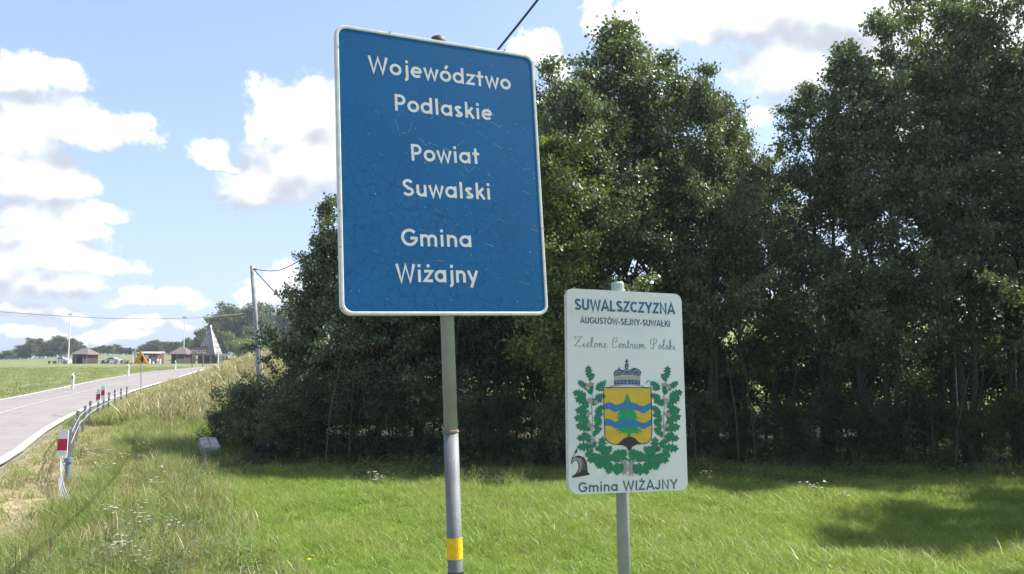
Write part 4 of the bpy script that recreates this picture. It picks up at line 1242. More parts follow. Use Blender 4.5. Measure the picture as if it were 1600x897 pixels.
    for p in tree_polys:
        pts = [Z2(*q) for q in p]; ar = sum(pts[i - 1][0] * pts[i][1] - pts[i][0] * pts[i - 1][1] for i in range(len(pts)))
        B.sheet(m, pts if ar > 0 else pts[::-1], .0022)
    m.obj('spruce_emblem', green, r)
    poly('water_band', band([(80, 400), (130, 384), (180, 408), (240, 390), (295, 384), (350, 396), (415, 420), (460, 400), (491, 386)], [(81, 452), (120, 444), (172, 470), (230, 450), (300, 442), (370, 456), (420, 480), (470, 452), (493, 440)], 0), .0028, blue)
    poly('water_band', band([(81, 537), (120, 530), (170, 556), (220, 540), (280, 530), (340, 540), (420, 566), (460, 550), (493, 530)], [(82, 592), (130, 590), (180, 616), (230, 600), (300, 590), (370, 600), (420, 620), (470, 596), (495, 586)], 0), .0028, blue)
    poly('mound', [Z2(*p) for p in [(190, 755), (222, 728), (248, 702), (270, 692), (300, 686), (330, 692), (352, 704), (380, 732), (405, 748), (360, 752), (322, 772), (297, 812), (276, 776), (240, 758)]], .0030, black)
    m = MB(); vs, fs = ribbon([Z2(*p) for p in sh] + [Z2(*sh[0])], .0042); m.add([B.P(q.x, q.y, .0034) for q in vs], fs); m.add([B.P(q.x, q.y, .0034) for q in vs], [f[::-1] for f in fs]) if False else None
    m.obj('shield_outline', black, r)
    # crown
    poly('crown_base', [Z2(*p) for p in [(166, 244), (163, 188), (220, 180), (280, 177), (340, 180), (394, 186), (392, 244), (340, 236), (280, 233), (220, 237)]], .0014, bluegrey)
    m = MB()
    for x0, x1, y, wd in ((168, 390, 190, .0028), (168, 390, 232, .0028)): vs, fs = ribbon([Z2(x0, y + 3), Z2((x0 + x1) / 2, y - 6), Z2(x1, y + 3)], wd); m.add([B.P(q.x, q.y, .0022) for q in vs], [f[::-1] for f in fs])
    for x in (190, 218, 248, 280, 312, 342, 370):
        s_ = 9 if x == 280 else 6; B.sheet(m, [Z2(x - s_, 209), Z2(x, 209 + s_), Z2(x + s_, 209), Z2(x, 209 - s_)], .0022)
    m.obj('crown_studs', pale, r)
    poly('crown_strip', [Z2(*p) for p in [(166, 184), (166, 160), (280, 150), (394, 158), (394, 182), (340, 176), (280, 173), (220, 176)]], .0016, tan)
    m = MB(); poly('crown_arches', [Z2(*p) for p in [(168, 158), (160, 132), (172, 108), (198, 96), (210, 76), (218, 96), (245, 104), (262, 90), (256, 66), (262, 46), (275, 40), (290, 48), (294, 68), (286, 90), (302, 104), (322, 88), (345, 82), (378, 94), (404, 118), (394, 156), (340, 150), (280, 146), (220, 150)]], .0018, bluegrey)
    for pth in ([(178, 150), (182, 125), (205, 112), (228, 125), (232, 148)], [(236, 148), (250, 120), (276, 100), (302, 118), (318, 146)], [(324, 148), (334, 118), (356, 104), (380, 118), (384, 150)], [(276, 60), (276, 90)]):
        vs, fs = ribbon([Z2(*p) for p in catmull(pth, 4)], .0026); m.add([B.P(q.x, q.y, .0024) for q in vs], [f[::-1] for f in fs])
    for x in (196, 212, 260, 276, 292, 350, 366): B.sheet(m, [Z2(x - 4, 138), Z2(x, 142), Z2(x + 4, 138), Z2(x, 133)], .0024)
    m.obj('crown_ribs', pale, r)
    m = MB(); B.sheet(m, [Z2(*p) for p in [(270, 42), (282, 42), (279, 30), (292, 31), (292, 20), (280, 21), (282, 8), (270, 8), (272, 21), (259, 20), (259, 31), (273, 30)]], .0016); m.obj('crown_cross', black, r)
    m = MB()
    for pth in ([(74, 250), (72, 215), (84, 192), (94, 200), (88, 214)], [(100, 256), (128, 262), (140, 246), (160, 242)], [(486, 250), (486, 215), (470, 196), (452, 204), (446, 222)], [(398, 242), (416, 244), (430, 262), (462, 258)]):
        vs, fs = ribbon([Z2(*p) for p in catmull(pth, 4)], .0055); m.add([B.P(q.x, q.y, .0026) for q in vs], [f[::-1] for f in fs])
    m.obj('scroll_ornament', col('scroll_print', (.07, .20, .36)), r)
    # oak wreath: every printed leaf follows the two bowed stems
    leaf = [(0, 0), (.10, .07), (.16, .20), (.26, .13), (.36, .28), (.47, .16), (.58, .31), (.68, .16), (.80, .24), (.88, .10), (1, 0)]
    leaf = leaf + [(x, -y) for x, y in leaf[-2:0:-1]]
    leaf_s = catmull(leaf + [leaf[0]], 3)[:-1]
    rg = random.Random(8); m = MB(); ms = MB(); cnt = 0
    L1 = [(165, 130, 95, 70), (205, 185, 30, 62), (150, 190, 145, 60), (150, 235, 165, 75), (200, 245, 10, 60), (165, 290, 155, 80), (195, 300, 55, 58), (170, 350, 165, 80), (200, 350, 45, 62), (168, 400, 160, 84), (195, 395, 50, 62),
          (172, 455, 165, 80), (195, 445, 45, 60), (180, 500, 190, 78), (200, 490, 50, 52), (190, 560, 185, 84), (200, 570, -20, 50), (240, 600, 88, 84), (250, 620, 200, 86), (268, 620, 60, 60), (280, 640, 225, 72), (305, 640, 40, 70), (300, 655, 260, 70),
          (335, 650, 50, 78), (340, 660, 270, 70), (370, 650, 60, 56), (310, 640, 180, 90), (245, 640, 150, 60), (375, 665, 250, 60), (215, 545, 160, 60), (178, 225, 90, 50)]
    L1 = L1 + [(x + rg.uniform(-4, 4), y + rg.uniform(4, 16), an + rg.choice((-38, 38)), ln * .72) for x, y, an, ln in L1]
    for side in (0, 1):
        for (x, y, an, ln) in L1:
            ln *= 1.24
            a = math.radians(an + rg.uniform(-6, 6)); pts = []
            for (lx, ly) in leaf_s:
                qx = x + (lx * math.cos(a) - ly * math.sin(a)) * ln; qy = y - (lx * math.sin(a) + ly * math.cos(a)) * ln
                if side: qx = 823 - qx; qy = qy + 3
                pts.append(Z1(qx, qy))
            ar = sum(pts[i - 1][0] * pts[i][1] - pts[i][0] * pts[i - 1][1] for i in range(len(pts)))
            cnt += 1; B.sheet(m, pts if ar > 0 else pts[::-1], .0014 + .00009 * (cnt % 30))
        st = [(385, 660), (330, 645), (250, 610), (205, 555), (182, 500), (185, 400), (180, 300), (182, 220), (165, 120)]
        st = catmull([(823 - x, y + 3) if side else (x, y) for x, y in st], 5)
        vs, fs = ribbon([Z1(*p) for p in st], .0030); ms.add([B.P(q.x, q.y, .0042) for q in vs], [f[::-1] for f in fs])
    m.obj('oak_wreath', leafg, r); ms.obj('wreath_stem', col('stem_print', (.035, .11, .07)), r)
    m = MB()
    for side in (0, 1):
        for pts in ([(372, 650), (398, 645), (408, 680), (408, 715), (398, 732), (410, 750), (396, 738), (388, 735), (380, 750), (378, 722), (384, 690)],
                    [(132, 195), (145, 165), (175, 152), (200, 158), (190, 172), (165, 178), (140, 198)], [(145, 262), (165, 250), (185, 262), (185, 290), (160, 285)], [(138, 365), (150, 340), (182, 345), (176, 360), (150, 372)],
                    [(145, 420), (165, 408), (190, 425), (196, 440), (160, 438)], [(165, 545), (178, 515), (205, 505), (200, 522), (180, 550)], [(190, 270), (215, 265), (220, 285), (200, 295)])[:(7 if side == 0 else 5)]:
            q = [Z1(823 - x, y + 3) if side else Z1(x, y) for x, y in pts]; ar = sum(q[i - 1][0] * q[i][1] - q[i][0] * q[i - 1][1] for i in range(len(q)))
            B.sheet(m, q if ar > 0 else q[::-1], .0046)
    m.obj('wreath_ribbon', grey, r)
    # the small horn-shaped badge
    badge = poly('badge', [Z3(*p) for p in [(146, 374), (136, 436), (116, 452), (112, 466), (160, 460), (206, 476), (232, 520), (242, 580), (246, 628), (266, 642), (264, 654), (96, 684), (86, 670), (128, 640), (152, 596), (152, 540), (130, 506), (104, 524), (86, 552), (76, 524), (88, 482), (104, 458), (116, 420)]], .0014, black)
    poly('badge_shade', [Z3(*p) for p in [(118, 478), (150, 484), (178, 500), (186, 560), (172, 620), (140, 646), (162, 600), (162, 538), (138, 498), (108, 510), (88, 540), (84, 520), (96, 484)]], .0020, grey)
    m = MB()
    for k in range(6):
        t = k / 5; a = (178 + 36 * math.sin(t * 1.6), 484 + 116 * t); vs, fs = ribbon([Z3(a[0] - 12 + 10 * t, a[1] + 6), Z3(a[0] + 14, a[1] - 2)], .0016); m.add([B.P(q.x, q.y, .0024) for q in vs], [f[::-1] for f in fs])
    vs, fs = ribbon([Z3(*p) for p in catmull([(168, 488), (190, 520), (196, 560), (190, 612)], 4)], .0014); m.add([B.P(q.x, q.y, .0025) for q in vs], [f[::-1] for f in fs])
    B.sheet(m, [Z3(96, 470), Z3(112, 478), Z3(122, 462), Z3(108, 456)], .0024); B.sheet(m, [Z3(110, 452), Z3(132, 446), Z3(134, 434), Z3(114, 438)], .0024)
    m.obj('badge_lines', pale, r)

road_sign()
coat_sign()

# ------------------------------------------------------------ cable barrier
def barrier():
    pix = [(105, 750), (112, 712), (119, 693), (128, 677), (139, 666), (151, 658), (160, 651), (169, 645), (179, 639.5), (189, 634.5), (197, 631)]
    G = []
    for u, v in pix:
        x, y = flat_hit(u, v); G.append(Vector((x, y, H(x, y))))
    r = empty('cable_barrier', G[0], 'grey steel cable barrier on short posts along the road edge', 'barrier')
    mp = principled('zinc_grey_post', (.27, .29, .32), .6, .1, scale=6, col2=(.20, .22, .24))
    mb_ = principled('blue_grey_end_post', (.20, .27, .33), .55, .2, scale=6, col2=(.15, .20, .25))
    rg = random.Random(3)
    tops = []
    for i, g in enumerate(G):
        nx = G[min(i + 1, len(G) - 1)]; pv = G[max(i - 1, 0)]; d = (nx - pv); d.z = 0; d.normalize(); s = Vector((d.y, -d.x, 0))
        lean = s * rg.gauss(.012, .03) + d * rg.gauss(0, .02); z = (Vector((0, 0, 1)) + lean).normalized()
        hh = .74 + (.02 if i else .12)
        m = MB()
        c = g + z * (hh / 2 - .12)
        if i == 0:
            m.tube([g - z * .2, g + z * .36], .046, 14); m.obj('post', mb_, r, label='thick round end post')
            m = MB(); m.tube([g + z * .33, g + z * .40], .068, 14); m.obj('collar', mb_, r)
            m = MB(); m.box(g + z * .62, (.03, .045, .52), ax=(d, s, z)); m.obj('post', mp, r)
        else:
            L_ = hh + .24
            m.box(c, (.010, .056, L_), ax=(d, s, z)); m.box(c + s * .031 + d * .018, (.045, .008, L_), ax=(d, s, z)); m.box(c - s * .031 + d * .018, (.045, .008, L_), ax=(d, s, z))
            m.obj('post', mp, r)
        tops.append((g, z, d, s))
    def plate(i, hz, hh, w, off):
        g, z, d, s = tops[i]
        dd = (Vector((0, 0, 0)) - g); dd.z = 0; dd.normalize(); ss = Vector((-dd.y, dd.x, 0)); yaw = .35; ss = (ss * math.cos(yaw) + dd * math.sin(yaw)).normalized(); nn = ss.cross(z).normalized()
        if nn.dot(dd) < 0: nn = -nn
        c = g + z * hz + nn * (.13 if i == 0 else .06) + ss * off
        m = MB(); m.box(c, (w, .018, hh), ax=(ss, nn, z)); o = m.obj('delineator_plate', M['white'], r, label='white and red reflector plate')
        m = MB(); m.box(c + nn * .0105 + z * hh * -.06, (w * .97, .004, hh * .44), ax=(ss, nn, z)); m.obj('red_band', M['redfilm'], o)
        m = MB(); m.box(c - nn * .0105 + z * hh * -.06, (w * .97, .004, hh * .44), ax=(ss, nn, z)); m.obj('red_band', M['redfilm'], o)
    plate(0, .655, .43, .155, -.06)
    plate(5, .80, .42, .13, 0); plate(6, .86, .42, .13, -.02)
    ends = [(97, 779), (104, 791), (111, 797), (121, 805)]
    hs = [.36, .45, .55, .64]
    for k in range(4):
        pts = []
        for i in range(len(tops) - 1, 0, -1):
            g, z, d, s = tops[i]; sd = -.050 + .100 * (k % 2)
            pts.append(g + z * hs[k] + s * sd)
        g, z, d, s = tops[0]
        pts.append(g + z * (.28 + .05 * k) - s * (.06 + .02 * k))
        e = flat_hit(*ends[k]); E_ = Vector((e[0], e[1], H(*e)))
        a = pts[-1]
        pts += [a.lerp(E_, .25) + Vector((-.06, 0, .0)), a.lerp(E_, .55) + Vector((-.07, 0, .02)), a.lerp(E_, .85) + Vector((-.02, 0, .02)), E_ - Vector((0, .05, .05))]
        m = MB(); m.tube(pts, .0085, 6); m.obj('cable', principled('pale_steel_cable', (.32, .34, .36), .5, .1) if k == 0 else bpy.data.materials['pale_steel_cable'], r)
barrier()

# ------------------------------------------------------------ yellow warning sign
def warning_sign():
    g = ground_at(220.5, 616); Y = g.y; px2m = Y / F
    r = empty('warning_sign', g, 'small yellow triangular warning sign on a thin post beside the road bend', 'road sign')
    q = lambda u, v, off=0: ray_at(u, v, Y - off)
    m = MB(); m.tube([g - Vector((0, 0, .1)), q(220.6, 556)], .032, 8); m.obj('post', M['galv_far'], r)
    def tri(pts, off, th, nm, mt, lab=None, rr=0):
        P3 = [q(u, v, off) for u, v in pts]; n = len(P3)
        m = MB(); m.add(P3 + [p + Vector((0, th, 0)) for p in P3], [tuple(range(n)), tuple(range(2 * n - 1, n - 1, -1))] + [(i, i + n, (i + 1) % n + n, (i + 1) % n) for i in range(n)]); return m.obj(nm, mt, r)
    tri([(219, 548.2), (221, 548.2), (231.6, 567), (231, 568.2), (209.6, 568.2), (209, 567)][::-1], .06, .02, 'sign_plate', M['yellow'])
    tri([(221.2, 554.5), (223.6, 556), (224.2, 565.8), (220.4, 565.8), (220.4, 561.6), (217, 561.4), (217, 560.2), (220.4, 560)][::-1], .075, .008, 'symbol', M['black'])
    m = MB()
    edge = [q(*p, .072) for p in ((220, 549.6), (230, 567.2), (210.6, 567.2), (220, 549.6))]
    for a, b in zip(edge, edge[1:]): m.tube([a, b], .018, 4)
    m.obj('border', principled('faded_red_border', (.55, .24, .04), .6), r)
warning_sign()

# ------------------------------------------------------------ utility pole and its lines
def utility_pole():
    Y = 28.0
    top = ray_at(394.3, 415, Y); bot = ray_at(408.5, 622, Y); g = Vector((bot.x, Y, H(bot.x, Y))); ax = (top - bot).normalized()
    base = bot - ax * max(.2, (bot.z - g.z + .3) / ax.z)
    r = empty('utility_pole', g, 'leaning grey wooden utility pole at the end of the alder wood', 'utility pole')
    m = MB(); m.tube([base, bot, top.lerp(bot, .5), top], [.125, .12, .10, .082], 14); m.obj('pole', principled('silvered_wood', (.36, .365, .37), .9, 0, scale=8, col2=(.25, .25, .255), bump=.3), r, smooth_=True)
    m = MB(); s0 = ray_at(411, 640, Y - .16); s1 = ray_at(407.3, 578, Y - .16); m.tube([s0 - Vector((0, 0, .8)), s1], .085, 10); m.obj('footing', M['concrete'], r)
    for v in (587, 603):
        p = ray_at(407.5, v, Y - .08); m = MB(); m.tube([p - ax * .035, p + ax * .035], .20, 12); m.obj('strap', M['rust'], r)
    m = MB(); m.tube([ray_at(402.5, 474, Y - .15), ray_at(405.5, 530, Y - .16), ray_at(409.5, 590, Y - .17)], .02, 6); m.obj('conduit', M['wire'], r)
    m = MB(); p = ray_at(397.2, 420.5, Y - .12); m.tube([p, p + Vector((.12, -.1, -.02))], .03, 8); m.tube([ray_at(395, 420, Y - .1), p], .012, 6); m.obj('hook', M['rust'], r)
    plan = [(397, 419.5, 28), (405, 421.8, 26.4), (423, 423.4, 24), (443, 420, 22), (480, 400, 18.9), (528, 364.5, 15.9), (600, 290, 13.2), (690, 184, 10.7), (780, 75, 8.7), (840, 0, 7.9), (905, -85, 7.2), (1200, -480, 5.2)]
    pts = [ray_at(u, v, y - (.12 if i == 0 else 0)) for i, (u, v, y) in enumerate(plan)]
    xs = []
    for i in range(len(pts) - 1):
        for k in range(5):
            t = k / 5; p0, p1, p2, p3 = pts[max(i - 1, 0)], pts[i], pts[i + 1], pts[min(i + 2, len(pts) - 1)]
            xs.append((p1 * 2 + (p2 - p0) * t + (p0 * 2 - p1 * 5 + p2 * 4 - p3) * t * t + (p1 * 3 - p0 - p2 * 3 + p3) * t ** 3) * .5)
    m = MB(); m.tube(xs + [pts[-1]], .0135, 8)
    m.obj('overhead_cable', M['cable'], None, label='thick black cable rising from the leaning pole to above the blue sign', cat='cable')
    m = MB(); m.tube([ray_at(396.5, 421, 27.9), ray_at(441, 469, 25), ray_at(520, 560, 21)], .022, 6)
    m.obj('guy_wire', M['wire'], None, label='slanting guy wire from the pole top down into the cone shaped alder', cat='wire')
    m = MB(); m.tube([ray_at(u, v, y) for u, v, y in ((-160, 474, 60), (-60, 483, 64), (0, 487, 67), (60, 491.5, 70), (110, 494.5, 73), (170, 497.2, 77), (240, 498.3, 82), (300, 496.8, 87), (330, 495, 90), (380, 490, 95))], .035, 5)
    m.obj('distant_power_line', M['wire'], None, label='thin sagging wire crossing the sky above the huts', cat='wire')
utility_pole()

# ------------------------------------------------------------ rest place at the road bend
YC = 160.0
PM = YC / F
def base_z(x, y): return H(x, y)

def hut(name, u0, u1, veave, vapex, vbase, Y, label, open_u=None, roof='shingle', apex_u=None):
    pm = Y / F; x0 = (u0 - 800) * pm; x1 = (u1 - 800) * (Y + 5.2) / F; g = H((x0 + x1) / 2, Y)
    ze = ray_at(u0, veave, Y).z; za = ray_at(u0, vapex, Y).z
    cx = (x0 + x1) / 2; ax_ = cx if apex_u is None else (apex_u - 800) * pm
    r = empty(name, (cx, Y, g), label, 'hut')
    W = x1 - x0; ov = .55; D = 4.4
    # roof: four planes, thick eaves
    y0, y1 = Y - .2, Y + D + .8; x1 = (u1 - 800) * y1 / F; a, b = x0, x1; rz_ = .45
    ridge = [(ax_ - rz_, (y0 + y1) / 2, za), (ax_ + rz_, (y0 + y1) / 2, za)]
    m = MB()
    c4 = [(a, y0, ze), (b, y0, ze), (b, y1, ze), (a, y1, ze)]; low = [(x, y, z - .14) for x, y, z in c4]
    m.add(c4 + ridge + low, [(0, 1, 5, 4), (1, 2, 5), (2, 3, 4, 5), (3, 0, 4), (0, 6, 7, 1), (1, 7, 8, 2), (2, 8, 9, 3), (3, 9, 6, 0), (6, 9, 8, 7)])
    m.obj('roof', M[roof], r)
    wx0, wx1 = x0 + ov, x1 - ov
    ou0, ou1 = open_u; ox0, ox1 = (ou0 - 800) * pm, (ou1 - 800) * pm
    m = MB(); m.box(((wx0 + wx1) / 2, Y + D + .3, (g + ze) / 2 - .1), (wx1 - wx0, .12, ze - g)); m.box((wx1, Y + D / 2 + .4, (g + ze) / 2 - .1), (.12, D, ze - g)); m.box((wx0, Y + D / 2 + .4, (g + ze) / 2 - .1), (.12, D, ze - g))
    m.obj('wall', M['darkwood'], r)
    m = MB(); wt = g + (ze - g) * .52; m.box(((ox1 + wx1) / 2, Y + .45, (g + wt) / 2 - .1), (wx1 - ox1, .3, wt - g + .2)); m.obj('low_wall', M['stonewall'], r)
    m = MB(); m.box(((ox1 + wx1) / 2, Y + .75, (wt + ze) / 2), (wx1 - ox1, .1, ze - wt)); m.obj('board_wall', M['darkwood'], r)
    m = MB(); m.box(((wx0 + ox0) / 2, Y + .6, (g + ze) / 2 - .1), (ox0 - wx0, .12, ze - g)); m.obj('board_wall', M['wood'], r)
    for x in (wx0, ox0, ox1, wx1):
        m = MB(); m.box((x, Y + .35, (g + ze) / 2 - .12), (.14, .14, ze - g + .1)); m.obj('post', M['wood'], r)
    return r
hut('shelter_hut', 111, 161, 553.4, 543.6, 569.5, YC, 'brown roofed shelter hut beside the taller lamp mast on the horizon', (120, 130.5))
hut('shelter_hut', 265, 309, 553, 541.8, 567, YC + 4, 'brown roofed shelter hut partly behind the dark information board', (270.5, 276.5))

def kiosk():
    Y = YC + 2; pm = Y / F; X = lambda u: (u - 800) * pm; g = H(X(232), Y); z = lambda v: ray_at(0, v, Y).z
    r = empty('kiosk', (X(232), Y, g), 'long low kiosk with pale pink flat roof behind the yellow warning sign', 'kiosk')
    m = MB(); x0, x1 = X(213), X(250); zt, ze = z(549), z(552)
    m.add([(x0, Y - .3, ze), (x1, Y - .3, ze), (x1 - .3, Y + 3.6, zt), (x0 + .2, Y + 3.6, zt), (x0, Y - .3, ze - .12), (x1, Y - .3, ze - .12), (x1 - .3, Y + 3.6, zt - .3), (x0 + .2, Y + 3.6, zt - .3)], [(0, 1, 2, 3), (0, 4, 5, 1), (1, 5, 6, 2), (3, 2, 6, 7), (0, 3, 7, 4), (4, 7, 6, 5)]); m.obj('roof', M['pinkroof'], r)
    m = MB(); m.box(((X(215) + X(247)) / 2, Y + 1.9, (g + ze) / 2 - .12), (X(247) - X(215), 3.0, ze - g)); m.obj('wall', M['redwall'], r)
    m = MB(); m.box((X(230.5), Y + .35, (g + ze) / 2 + .35), (X(234) - X(227), .06, .8)); m.obj('window', M['white'], r)
    m = MB(); m.box((X(240.5), Y + .33, g + .7), (X(245) - X(237), .06, 1.5)); m.obj('door', M['stonewall'], r)
    for u in (214, 222, 235.5, 247.5):
        m = MB(); m.box((X(u), Y - .05, (g + ze) / 2 - .1), (.14, .14, ze - g)); m.obj('post', M['wood'], r)
kiosk()

def pyramid():
    Y = YC + 8; pm = Y / F; X = lambda u, dy=0: (u - 800) * (Y + dy) / F; z = lambda v: ray_at(0, v, Y).z
    g = H(X(330), Y); ap = Vector((X(329.3, 3.2), Y + 3.2, z(507.5)))
    r = empty('pyramid', (X(330), Y, g), 'tall grey shingled pyramid building with pale stepped edge', 'pyramid')
    zb = z(555); L_, Rt, Bk = Vector((X(307.5), Y, zb)), Vector((X(340.2), Y - .6, zb)), Vector((X(349.5, 5), Y + 5, z(553)))
    Bl = Vector((X(318, 5.5), Y + 5.5, zb))
    # shingle courses as stepped strips on the two seen faces
    def face(a, b, nm, mt, n=16):
        m = MB(); nn = (b - a).cross(ap - a).normalized()
        if nn.y > 0: nn = -nn
        for i in range(n):
            s0, s1 = i / n, (i + 1) / n
            p = [a.lerp(ap, s0), b.lerp(ap, s0), b.lerp(ap, s1), a.lerp(ap, s1)]
            m.add([p[0] + nn * .09, p[1] + nn * .09, p[2] + nn * .01, p[3] + nn * .01, p[0] - nn * .1, p[1] - nn * .1], [(0, 1, 2, 3), (0, 4, 5, 1)])
        m.obj(nm, mt, r)
    face(L_, Rt, 'roof_face', M['thatch']); face(Rt, Bk, 'roof_face', M['stonewall'], 12)
    m = MB(); m.add([L_, Rt, Bk, Bl, ap], [(2, 3, 4), (3, 0, 4), (0, 3, 2, 1)]); m.obj('roof_back', M['thatch'], r)
    m = MB(); m.tube([Rt + Vector((0, -.12, 0)), ap], .13, 6); m.obj('edge_board', M['white'], r)
    for i in range(9):
        s = .08 + i * .085; a = Rt.lerp(ap, s); b = Bk.lerp(ap, s); m = MB(); m.tube([a + Vector((.02, -.12, 0)), b + Vector((.05, -.1, 0))], .07, 5); m.obj('step_board', M['white'] if i % 2 else M['stonewall'], r)
    m = MB(); x0, x1 = X(310), X(339); m.box(((x0 + x1) / 2, Y + 1.6, (g + zb) / 2 - .05), (x1 - x0, 2.4, zb - g + .1)); m.obj('wall', M['darkwood'], r)
    for u in (305.6, 319.5, 331, 341):
        m = MB(); m.box((X(u), Y + .1, (g + zb) / 2), (.34, .34, zb - g)); m.obj('post', M['stonewall'] if u < 340 else M['wood'], r)
    m = MB(); m.box((X(348.5), Y + .5, z(554.5)), (1.5, 1.6, .5)); m.obj('porch_roof', M['white'], r)
    for u in (344, 347.5):
        m = MB(); m.box((X(u), Y + .2, (g + z(556)) / 2), (.3, .2, z(556) - g)); m.obj('post', M['white'], r)
pyramid()

def lamp(u, vt, vb, Y, label, z_vis=None):
    x = (u - 800) * Y / F; g = H(x, Y); zt = ray_at(u, vt, Y).z
    r = empty('lamp_mast', (x, Y, g), label, 'lamp mast')
    m = MB(); m.tube([(x, Y, g - .2), (x, Y, g + (zt - g) * .5), (x, Y, zt)], [.13, .10, .06], 8); m.obj('mast', M['white'], r)
    m = MB(); m.box((x, Y, zt + .05), (.8, .12, .1)); m.obj('cross_arm', M['galv_far'], r)
    for s in (-.28, .28):
        m = MB(); m.box((x + s, Y - .05, zt - .05), (.32, .3, .16)); m.obj('floodlight', M['galv_far'], r)
lamp(109.5, 491, 570, 156, 'tall white lamp mast beside the lone brown hut')
lamp(288.6, 495.5, 545, 172, 'white lamp mast rising behind the hut near the pyramid')

def info_board():
    Y = 97.0; pm = Y / F; X = lambda u: (u - 800) * pm; z = lambda v: ray_at(0, v, Y).z
    g = H(X(313), Y); r = empty('information_board', (X(313), Y, g), 'dark framed information board with three white picture panels before the pyramid', 'information board')
    for u, vb in ((302.5, 590), (318.5, 582)):
        m = MB(); m.box((X(u), Y + .06, (g + z(541)) / 2), (.10, .10, z(541) - g)); m.obj('post', M['wood'], r)
    m = MB(); m.box((X(312.8), Y, (z(541.5) + z(554)) / 2), (X(326) - X(299.6), .08, z(541.5) - z(554))); m.obj('board', principled('dark_red_board', (.09, .045, .045), .8), r)
    m = MB(); m.box((X(312.8), Y - .05, (z(543.2) + z(544.9)) / 2), (X(324.6) - X(300.8), .03, z(543.2) - z(544.9))); m.obj('title_strip', principled('greyish_title_strip', (.26, .21, .21), .8), r)
    for i, u in enumerate((303.6, 312.2, 320.8)):
        m = MB(); m.box((X(u), Y - .05, (z(546.4) + z(552.6)) / 2), (7.2 * pm, .03, z(546.4) - z(552.6))); p = m.obj('panel', principled('faded_panel', (.55, .47, .46), .8) if i == 0 else bpy.data.materials['faded_panel'], r)
        m = MB(); v0 = (550, 548.6, 549)[i]; m.box((X(u + .4), Y - .075, z(v0)), ((2.0, 3.0, 4.2)[i] * pm, .01, (2.2, 1.6, 1.4)[i] * pm)); m.obj('picture_mark', M['black'] if i != 2 else M['redwall'], p)
    # small white notice on one post beside it
    x = X(328.6); r2 = empty('notice_post', (x, Y + 3, H(x, Y + 3)), 'small pale notice plate on a white post between information board and pyramid', 'signpost')
    m = MB(); zz = H(x, Y + 3); m.box((x, Y + 3, (zz + z(551)) / 2), (.09, .09, z(551) - zz)); m.obj('post', M['white'], r2)
    m = MB(); m.box((x - .22, Y + 2.93, z(554.5)), (.42, .03, .34)); m.obj('plate', principled('pale_green_plate', (.35, .40, .36), .7), r2)
info_board()

def delineators():
    first = None
    for u, v, lab in ((118, 609, 'white roadside marker post nearest the camera on the far side of the road'), (203.5, 588, 'white roadside marker post beside the yellow warning sign across the road'), (276.5, 578.5, 'white roadside marker post farthest up the road by the second hut')):
        x, y = flat_hit(u, v); x -= .2; g = Vector((x, y, H(x, y)))
        r = empty('marker_post', g, lab, 'marker post', 'white marker posts along the far road edge')
        m = MB(); m.add([(x + a * s, y + b * s, g.z + h) for h, s in ((0, 1), (1.0, .9)) for a, b in ((-.065, -.05), (.065, -.05), (.065, .05), (-.065, .05))], [(0, 1, 5, 4), (1, 2, 6, 5), (2, 3, 7, 6), (3, 0, 4, 7)])
        k = len(m.v); m.add([(x - .058, y - .045, g.z + 1.0), (x + .058, y - .045, g.z + 1.0), (x + .058, y + .045, g.z + 1.12), (x - .058, y + .045, g.z + 1.12)], [(0, 1, 2, 3)])
        m.obj('body', principled('cream_plastic', (.72, .74, .62), .6) if first is None else bpy.data.materials['cream_plastic'], r); first = 1
        m = MB(); m.box((x, y - .052, g.z + .84), (.125, .012, .16)); m.obj('dark_band', M['black'], r)
        m = MB(); m.box((x, y - .060, g.z + .84), (.05, .01, .10)); m.obj('reflector', M['yellow'], r)
delineators()

